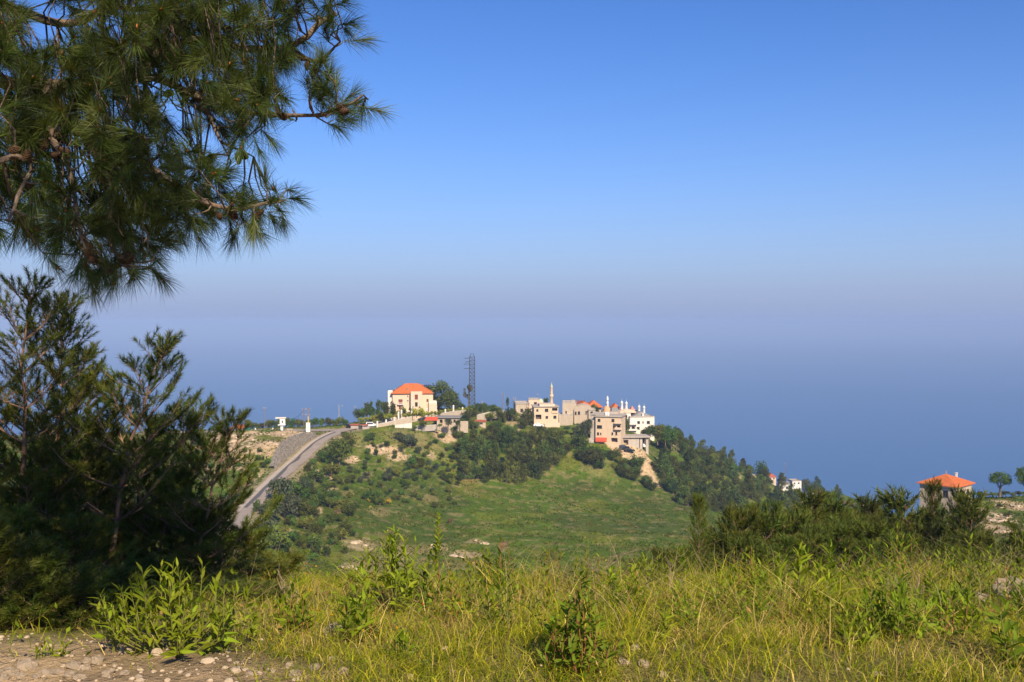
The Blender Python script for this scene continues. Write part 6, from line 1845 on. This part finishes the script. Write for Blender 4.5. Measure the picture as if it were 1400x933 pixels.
def leaf_shrub(label, b, H, W, nst, leaf, mat='leaf', single=True, seed=0, bare=.15, stem='stem', cone=False, per=16, group=None, name='leafy_shrub', up=.5):
    r = random.Random(seed)
    t = thing(name, label, 'shrub', b, 0, group)
    st = MB(); L = []
    for k in range(nst):
        a = r.uniform(0, 6.28); rr = W * .5 * math.sqrt(r.random()) if k else 0
        hh = H * (1 - .45 * (rr / (W * .5)) ** 1.5) * r.uniform(.82, 1.05) if not cone else H * (1 - .75 * rr / (W * .5)) * r.uniform(.85, 1.02)
        if k == 0: hh = H
        e = Vector((math.cos(a) * rr, math.sin(a) * rr, hh))
        b0 = Vector((math.cos(a) * rr * .25, math.sin(a) * rr * .25, -.03))
        c = b0.lerp(e, .5) + Vector((math.cos(a) * rr * .25, math.sin(a) * rr * .25, -hh * .03)) + Vector((r.gauss(0, .012), r.gauss(0, .012), 0))
        pts = [b0.lerp(c, .5) + (c - b0) * 0 , c, e]
        pts = [b0, b0.lerp(c, .6), c, c.lerp(e, .55) + Vector((r.gauss(0, .006), r.gauss(0, .006), 0)), e]
        st.tube(pts, [.0045, .004, .0033, .0025, .0012], 5)
        nl = max(5, int(per * hh / H))
        for j in range(nl):
            f = bare + (1 - bare) * (j + .5) / nl
            x = f * 4; i = min(int(x), 3); p = pts[i].lerp(pts[i + 1], x - i); ax = (pts[i + 1] - pts[i]).normalized()
            az = j * 2.39996 + r.uniform(-.4, .4) + a
            q = Vector((math.cos(az), math.sin(az), 0)); q = (q - ax * q.dot(ax)).normalized()
            inc = r.uniform(.55, 1.0) * (1.15 - up * f)
            d = (ax * math.cos(inc) + q * math.sin(inc)).normalized()
            ll = leaf * r.uniform(.7, 1.15) * (1 - .35 * max(0, f - .75) * 4)
            y = ax.cross(d)
            if y.length < .05: y = Vector((1, 0, 0))
            y.normalize(); z = d.cross(y)
            m = Matrix((d, y, z)).transposed() @ Matrix.Rotation(r.uniform(-.5, .5), 3, 'X')
            L.append((p, m, ll, r.randrange(len(LEAFS[mat])), r.uniform(.7, 1.25)))
    st.build('stems', M[stem], t)
    if single:
        r.shuffle(L)
        for p, m, ll, k, tn in L[:300]:
            o = obj('leaf', LEAFS[mat][k], t)
            o.matrix_local = Matrix.Translation(p) @ m.to_4x4() @ Matrix.Scale(ll, 4)
        rest = L[300:]
    else: rest = L
    if rest:
        VV = []; FF = []; CC = []; off = 0
        for p, m, ll, k, tn in rest:
            key = (mat, k)
            if key not in _lv:
                me = LEAFS[mat][k]; v = np.empty(len(me.vertices) * 3); me.vertices.foreach_get('co', v)
                fi = np.empty(len(me.loops), np.int32); me.loops.foreach_get('vertex_index', fi)
                _lv[key] = (v.reshape(-1, 3), fi.reshape(-1, 4))
            v, fi = _lv[key]
            VV.append(v @ np.array(m).T * ll + np.array(p)); FF.append(fi + off); CC.append(np.full((len(v), 3), tn)); off += len(v)
        o = obj('foliage', np_mesh('foliage', np.concatenate(VV), np.concatenate(FF), M['leaf_dark' if mat == 'broad' else mat], np.concatenate(CC), smooth=True), t)
        o['kind'] = 'stuff'
    return t
leaf_shrub('rounded bright green leafy shrub at the gravel edge under the pines', gpos(235, 5.1), .45, .82, 48, .088, 'leaf', True, 1, .1, per=16, up=.55)
leaf_shrub('small pale sprig of lance leaves left of the rounded shrub', gpos(152, 5.05), .23, .2, 4, .075, 'leaf', True, 2, .2, per=10)
leaf_shrub('cone-shaped green shrub with a reddish central stem in the grass', gpos(795, 4.8), .46, .42, 38, .092, 'leaf_dark', True, 3, .1, 'red_stem', True, per=18, up=.35)
leaf_shrub('light green shrub standing in the grass below the open slope', gpos(540, 7.0), .58, .75, 34, .10, 'leaf', True, 4, .25, per=15)
leaf_shrub('single tall leafy sprig rising above the light green shrub', gpos(599, 7.0), .70, .10, 2, .085, 'leaf', True, 5, .62, 'red_stem', per=30)
leaf_shrub('tall bright shrub of upright stems before the slope pines', gpos(1095, 7.0), .55, .72, 34, .10, 'leaf', True, 6, .2, per=16, up=.6)
leaf_shrub('tallest leafy stalk rising from the bright upright shrub', gpos(1138, 7.2), .62, .16, 4, .10, 'leaf', False, 7, .2, per=22, up=.6)
leaf_shrub('yellow-green shrub beside the dry tangle of stalks', gpos(1003, 6.6), .38, .42, 14, .085, 'leaf', True, 8, .15, per=14)
leaf_shrub('thin reddish-stemmed plant in the dry grass', gpos(868, 6.5), .36, .14, 4, .08, 'leaf', False, 9, .2, 'red_stem', per=18)
leaf_shrub('dense tuft-like shrub of fine upright leaves in the grass', gpos(1235, 5.5), .34, .46, 34, .085, 'leaf', False, 10, .05, per=13, up=.75)
leaf_shrub('dark broad-leaved plant at the right edge of the bank', gpos(1378, 4.95), .30, .42, 9, .10, 'broad', True, 11, .1, per=9)
leaf_shrub('low yellow-green plant before the dense tuft-like shrub', gpos(1160, 5.2), .26, .26, 9, .075, 'leaf', False, 12, .1, per=14)
leaf_shrub('tiny sprig between the pale stones', gpos(58, 4.95), .09, .09, 5, .055, 'leaf', False, 13, .1, per=6, group='tiny sprigs by the gravel')
leaf_shrub('tiny sprig between the pale stones', gpos(86, 4.95), .06, .07, 3, .05, 'leaf', False, 14, .1, per=6, group='tiny sprigs by the gravel')
leaf_shrub('slender sprig at the foot of the rounded shrub on the grass side', gpos(343, 5.3), .20, .10, 3, .07, 'leaf', False, 15, .3, per=12)
leaf_shrub('small dark sprig under the rounded shrub', gpos(300, 5.1), .17, .25, 7, .07, 'leaf_dark', False, 16, .1, per=10)
leaf_shrub('low green plant at the gravel edge in the middle', gpos(548, 5.0), .15, .16, 7, .07, 'leaf', False, 17, .1, per=9)
leaf_shrub('yellow-green leafy plant left of the cone-shaped shrub', gpos(690, 6.6), .30, .35, 9, .08, 'leaf', False, 18, .2, per=13)
leaf_shrub('dark leafy plant in the grass right of the dense tuft', gpos(1310, 6.3), .30, .45, 12, .09, 'leaf_dark', False, 19, .1, per=13)
leaf_shrub('pale leafy plant behind the cone-shaped shrub', gpos(835, 6.6), .34, .35, 9, .08, 'leaf', False, 20, .2, per=14)
leaf_shrub('wispy green shrub where the bank drops towards the valley', gpos(660, 8.4), .42, .5, 12, .09, 'leaf', False, 21, .2, per=12)
leaf_shrub('wispy yellow-green shrub behind the upright bright shrub', gpos(1190, 8.2), .45, .6, 14, .10, 'leaf', False, 22, .2, per=13)
leaf_shrub('leafy shrub behind the dark plant near the pale bank rock', gpos(1330, 8.6), .40, .6, 12, .10, 'leaf', False, 23, .2, per=12)

# herbs of several heights all through the grass
hr = random.Random(31)
for k in range(80):
    px_ = hr.uniform(400, 1480); D_ = hr.uniform(5.3, 9.8)
    hh_ = hr.uniform(.16, .42) * (1.15 if D_ > 7 else .85)
    if px_ < 640 and D_ > 7.5: hh_ *= .6
    size = 'low' if hh_ < .22 else ('knee-high' if hh_ < .33 else 'tall')
    tone = hr.choice(('leaf', 'leaf', 'leaf_dark'))
    zone = 'below the open slope' if px_ < 700 else ('near the cone-shaped shrub' if px_ < 900 else ('near the bright upright shrub' if px_ < 1180 else 'near the pale bank rock'))
    leaf_shrub(f"{size} {'dark' if tone == 'leaf_dark' else 'yellow-green'} leafy herb {'on the crest' if D_ > 7.5 else 'in the grass'} {zone}", gpos(px_, D_), hh_, hh_ * hr.uniform(.5, 1.1), hr.randrange(4, 11), hr.uniform(.055, .10), tone, False, 100 + k, .12, hr.choice(('stem', 'stem', 'red_stem')), per=13, group='leafy herbs in the bank grass', name='leafy_herb', up=hr.uniform(.3, .75))
# ---- grass: short sward, tall blades, dry stalks
def blades(name, X, Y, H, W, lean, colr, seed, segs=3, label='', sink=.02):
    r = np.random.default_rng(seed); n = len(X)
    Z = height(X, Y)
    B = np.stack([X, Y, Z - sink], 1)
    a = r.uniform(0, 6.28, n); ld = np.stack([np.cos(a), np.sin(a), np.zeros(n)], 1)
    ln = (lean * r.uniform(.2, 1.6, n) * H)[:, None]
    b2 = r.uniform(0, 6.28, n); sd = np.stack([np.cos(b2), np.sin(b2), np.zeros(n)], 1)
    kink = r.normal(size=(n, 3)) * .05; kink[:, 2] = 0
    rows = []
    for k in range(segs):
        f = k / segs
        c = B + ld * ln * f ** 2 + kink * (H * math.sin(f * 3.14))[:, None]; c[:, 2] += H * (f - .22 * lean * f ** 3)
        w = (W * (1 - .75 * f))[:, None] / 2
        rows += [c - sd * w, c + sd * w]
    tip = B + ld * ln; tip[:, 2] += H * (1 - .35 * lean * r.uniform(.3, 1.6, n))
    V_ = np.stack(rows + [tip], 1)
    m = V_.shape[1]; o = np.arange(n)[:, None] * m
    F4 = [o + np.array([[2 * k, 2 * k + 1, 2 * k + 3, 2 * k + 2]]) for k in range(segs - 1)]
    F3 = o + np.array([[2 * segs - 2, 2 * segs - 1, 2 * segs]])
    fade = np.linspace(.75, 1.2, m)[None, :, None]
    cc = (colr[:, None, :] * np.ones((1, m, 1)) * (fade * 0 + 1)).reshape(-1, 3)
    return obj(name, np_mesh(name, V_.reshape(-1, 3), F4 + [F3], M['grass'], cc))
g = np.random.default_rng(12)
def field(n, y0, y1, dens, px0=-250, px1=1720):
    px = g.uniform(px0, px1, n); Y = np.sqrt(g.uniform(y0 ** 2, y1 ** 2, n)); X = (px - PCX) / F * Y
    k = g.random(n) < dens(px, X, Y)
    return px[k], X[k], Y[k]
C_G = np.array((.19, .26, .012)); C_Y = np.array((.46, .43, .03)); C_S = np.array((.66, .50, .17)); C_B = np.array((.30, .19, .08))
def blend(n, w, X, Y):
    """mix of green, yellow-green, straw and brown that drifts in patches"""
    base = np.stack([C_G, C_Y, C_S, C_B]); p = np.tile(np.array(w, float), (n, 1))
    q = fbm(X / .55, Y / .55, 71); p[:, 2:] *= (.35 + 2.4 * sstep(.38, .62, q))[:, None]
    p /= p.sum(1)[:, None]; cs = p.cumsum(1); u = g.random(n)[:, None]
    i = (u > cs).sum(1).clip(0, 3)
    return base[i] * g.uniform(.6, 1.35, n)[:, None]
def d_short(px, X, Y):
    d = sstep(4.75, 5.5, Y + (fbm(X / .5, Y / .5, 72) - .47) * 1.4 + sstep(-1.6, -.6, X) * .8)
    return d * np.interp(px, [200, 330, 420], [.12, .3, 1.0]) * (.5 + .9 * fbm(X / .35, Y / .35, 73)).clip(0, 1)
px, X, Y = field(128000, 4.4, 11.5, d_short)
n = len(X)
o = blades('short_grass', X, Y, g.uniform(.05, .20, n) * (.6 + .9 * fbm(X / .5, Y / .5, 76)), g.uniform(.003, .0065, n), .9, blend(n, (.32, .42, .19, .07), X, Y), 1, 2)
tag(o, 'short green and straw-coloured grass covering the bank', 'grass', kind='stuff')
px, X, Y = field(60000, 4.3, 7.2, lambda p, x, y: np.interp(p, [300, 400], [.02, 1.0]) * sstep(.36, .56, fbm(x / .3, y / .3, 91)))
n = len(X)
o = blades('matted_grass', X, Y, g.uniform(.03, .15, n) * (.5 + fbm(X / .4, Y / .4, 92)), g.uniform(.003, .007, n), 1.6, blend(n, (.36, .40, .18, .06), X, Y), 7, 2)
tag(o, 'matted low grass at the front of the bank', 'grass', kind='stuff')
def d_tall(px, X, Y):
    band = np.interp(px, [-100, 330, 420, 520, 640, 720, 1000, 1500], [.0, .01, .10, .3, .55, .85, 1.0, 1.0])
    return band * sstep(5.0, 6.2, Y) * (sstep(.40, .60, fbm(X / .45, Y / .45, 74))) * .9 + band * .05
px, X, Y = field(70000, 5.0, 11.0, d_tall)
n = len(X)
hmap = np.interp(px, [0, 420, 640, 800, 1100, 1250, 1500], [.20, .22, .30, .34, .36, .27, .24]) * (.35 + 1.3 * fbm(X / .8, Y / .8, 77))
o = blades('tall_grass', X, Y, hmap * g.uniform(.5, 1.25, n), g.uniform(.003, .0095, n), .95, blend(n, (.36, .40, .17, .07), X, Y), 2, 4)
tag(o, 'tall yellow-green grass blades along the crest of the bank', 'grass', kind='stuff')
def d_dry(px, X, Y): return np.interp(px, [-100, 350, 480, 700, 1400], [.05, .15, .5, 1.0, 1.0]) * sstep(5.0, 6.2, Y)
px, X, Y = field(2600, 5.0, 10.5, d_dry)
n = len(X)
o = blades('dry_stalks', X, Y, g.uniform(.2, .62, n), g.uniform(.0025, .005, n), 1.2, np.array((.50, .40, .20)) * g.uniform(.55, 1.2, n)[:, None], 3, 6)
tag(o, 'dry straw-coloured stalks arching out of the green grass', 'grass', kind='stuff')
# fallen straw lying on the ground
px, X, Y = field(15000, 4.3, 8.0, lambda p, x, y: np.where(p < 300, .35, .9) * sstep(.35, .6, fbm(x / .4, y / .4, 83)))
n = len(X); Z = height(X, Y) + g.uniform(.004, .03, n); a = g.uniform(0, 6.28, n); el = g.normal(0, .25, n); Ls = g.uniform(.03, .14, n)[:, None]
d = np.stack([np.cos(a) * np.cos(el), np.sin(a) * np.cos(el), np.sin(el)], 1); s_ = unit(np.cross(d, np.array([[0, 0, 1.0]]))) * .0018
c = np.stack([X, Y, Z], 1); V_ = np.stack([c - s_, c + s_, c + d * Ls + s_ * .4, c + d * Ls - s_ * .4], 1)
o = obj('fallen_straw', np_mesh('fallen_straw', V_.reshape(-1, 3), np.arange(n * 4).reshape(n, 4), M['grass'], np.repeat(np.array((.52, .41, .19)) * g.uniform(.4, 1.25, n)[:, None], 4, 0)))
tag(o, 'fallen dry straw lying on the ground between the grass', 'straw', kind='stuff')
# low broad-leaved weeds
px, X, Y = field(16000, 4.6, 10.5, lambda p, x, y: np.where(p < 340, .5, .75) * sstep(4.8, 5.4, y + (fbm(x / .5, y / .5, 72) - .47) * 1.6) * sstep(.35, .6, fbm(x / .45, y / .45, 78)))
n = len(X); Z = height(X, Y) + g.uniform(.01, .12, n) * (1 + fbm(X / .4, Y / .4, 79))
a = g.uniform(0, 6.28, n); el = g.uniform(-.2, .9, n); Lf = g.uniform(.02, .055, n)
d = np.stack([np.cos(a) * np.cos(el), np.sin(a) * np.cos(el), np.sin(el)], 1); s_ = unit(np.cross(d, np.array([[0, 0, 1.0]]) + g.normal(0, .3, (n, 3))))
c = np.stack([X, Y, Z], 1); w = (Lf * g.uniform(.16, .32, n))[:, None]; Lc = Lf[:, None]
V_ = np.stack([c, c + d * Lc * .45 + s_ * w, c + d * Lc, c + d * Lc * .45 - s_ * w], 1)
cc = np.where((g.random(n) < .8)[:, None], np.array((.20, .27, .02)), np.array((.34, .22, .07))) * g.uniform(.6, 1.4, n)[:, None]
o = obj('low_weeds', np_mesh('low_weeds', V_.reshape(-1, 3), np.arange(n * 4).reshape(n, 4), M['grass'], np.repeat(cc, 4, 0)))
tag(o, 'low broad-leaved weeds growing through the grass of the bank', 'weeds', kind='stuff')
# small yellow and rust flower heads
px, X, Y = field(260, 5.2, 9.0, lambda p, x, y: np.interp(p, [380, 420, 560, 620], [0, 1, 1, .3]))
n = len(X); Z = height(X, Y) + g.uniform(.06, .22, n)
V0 = []; F0 = []; C0 = []; off = 0
for k in range(n):
    q = rock_mesh(3, 5, 4, .7); v = np.array(q[0]) * g.uniform(.006, .012) + np.array((X[k], Y[k], Z[k]))
    V0.append(v); C0.append(np.tile((.6, .38, .02) if g.random() < .7 else (.4, .12, .03), (len(v), 1)))
    F0 += [tuple(i + off for i in f_) for f_ in q[1]]; off += len(v)
tri = [f_ for f_ in F0 if len(f_) == 3]; quad = [f_ for f_ in F0 if len(f_) == 4]
o = obj('flower_heads', np_mesh('flower_heads', np.concatenate(V0), [np.array(tri), np.array(quad)], M['grass'], np.concatenate(C0)))
tag(o, 'tiny yellow flower heads dotted through the bank grass', 'flowers', kind='stuff')

# bare branching twigs standing in the grass
def dead_shrub(label, b, H, seed, n=5):
    r = random.Random(seed); t = thing('dead_shrub', label, 'shrub', b)
    def go(mb, p, d, L, rad, depth):
        pts = [p]; dd = d.copy()
        for k in range(4):
            dd = (dd + Vector((r.gauss(0, .16), r.gauss(0, .16), r.gauss(0, .1)))).normalized(); pts.append(pts[-1] + dd * L / 4)
        mb.tube(pts, [rad * (1 - .14 * k) for k in range(5)], 5, cap=False)
        if depth:
            for k in range(r.choice((2, 3))):
                q = pts[r.randrange(1, 5)]
                go(mb, q, (dd + Vector((r.gauss(0, .6), r.gauss(0, .6), r.gauss(.1, .4)))).normalized(), L * r.uniform(.45, .7), rad * .55, depth - 1)
    for k in range(n):
        mb = MB(); a = r.uniform(0, 6.28)
        go(mb, Vector((r.gauss(0, .03), r.gauss(0, .03), -.03)), Vector((math.cos(a) * .5, math.sin(a) * .5, 1)).normalized(), H * r.uniform(.4, .6), .005, 2)
        mb.build('branch', M['twig'], t)
dead_shrub('pale dead branching shrub above the dry grass', gpos(830, 7.4), .62, 1, 4)
dead_shrub('grey dead tangle of stems beside the yellow-green shrub', gpos(925, 7.0), .5, 2, 7)
dead_shrub('grey tangle of dry twigs at the foot of the left pines', gpos(400, 7.2), .36, 3, 6)
dead_shrub('thin dead stems in the grass before the slope pines', gpos(1245, 7.4), .5, 4, 5)

# ---- stones
st_me = []
for k in range(6):
    vs_, fs_ = rock_mesh(800 + k, 10, 7, .62)
    st_me.append(MB().add(vs_, fs_, 0, False).mesh('stone', M['pebble']))
STONES = [(40, 917, 15, 'rounded pale boulder lying at the gravel edge under the pines'), (10, 924, 13, 0), (27, 928, 8, 0), (63, 926, 10, 0), (79, 923, 12, 0), (96, 927, 12, 0), (101, 914, 12, 'broad tan stone beside the tiny sprig'), (118, 919, 9, 0), (133, 908, 12, 'whitish angular stone left of the rounded shrub'), (119, 906, 8, 0), (150, 921, 9, 0), (170, 926, 9, 0), (145, 928, 8, 0), (5, 931, 9, 0), (50, 932, 8, 0), (111, 931, 9, 0), (190, 929, 7, 0), (173, 893, 12, 'pale stone half hidden behind the rounded shrub'), (455, 866, 17, 'pale lumpy rock on the bank beside the open grass'), (430, 916, 10, 0), (405, 926, 10, 0), (452, 905, 7, 0), (470, 925, 8, 0), (395, 915, 7, 0), (868, 890, 9, 1), (882, 914, 10, 1), (905, 926, 9, 1), (850, 906, 7, 1), (1388, 816, 36, 'broad pale bank rock at the right among the grass'), (1345, 822, 16, 'smaller pale rock beside the broad bank rock'), (1200, 926, 9, 1), (620, 922, 6, 1), (1100, 846, 9, 1), (560, 928, 7, 0), (345, 925, 8, 0), (372, 921, 7, 0)]
sr = random.Random(4)
for px_, py_, rp, lab in STONES:
    p = hit_near(px_, py_)
    s_ = rp * p.y / F
    o = obj('stone', st_me[sr.randrange(6)])
    o.location = p + Vector((0, 0, s_ * .12)); o.scale = (s_ * sr.uniform(.9, 1.15), s_ * sr.uniform(.8, 1.1), s_ * sr.uniform(.75, 1.0)); o.rotation_euler = (sr.uniform(-.3, .3), sr.uniform(-.3, .3), sr.uniform(0, 6.28))
    if isinstance(lab, str): tag(o, lab, 'stone')
    elif lab == 0: tag(o, 'small pale limestone lump in the gravel at the bank foot', 'stone', 'stones in the gravel')
    else: tag(o, 'small pale stone showing through the dry grass', 'stone', 'stones in the dry grass')
# gravel
rk = [rock_mesh(900 + k, 5, 4, .5) for k in range(8)]
px, X, Y = field(5200, 4.2, 7.0, lambda p, x, y: (1 - sstep(4.8, 5.4, y + (fbm(x / .5, y / .5, 72) - .47) * 1.4 + sstep(-1.6, -.6, x) * .75)) * .9 + .03)
Z = height(X, Y); VV = []; TR = []; QD = []; off = 0
for k in range(len(X)):
    v0, f0 = rk[k % 8]; s_ = float(np.exp(g.normal(-4.75, .62))); a = g.uniform(0, 6.28); ca, sa = math.cos(a), math.sin(a)
    v = np.array(v0) * s_; v = np.stack([v[:, 0] * ca - v[:, 1] * sa, v[:, 0] * sa + v[:, 1] * ca, v[:, 2]], 1) + np.array((X[k], Y[k], Z[k] + s_ * .15))
    VV.append(v)
    for f_ in f0: (TR if len(f_) == 3 else QD).append([i + off for i in f_])
    off += len(v)
o = obj('gravel', np_mesh('gravel', np.concatenate(VV), [np.array(TR), np.array(QD)], M['pebble']))
tag(o, 'pale limestone gravel and chips along the foot of the bank', 'gravel', kind='stuff')
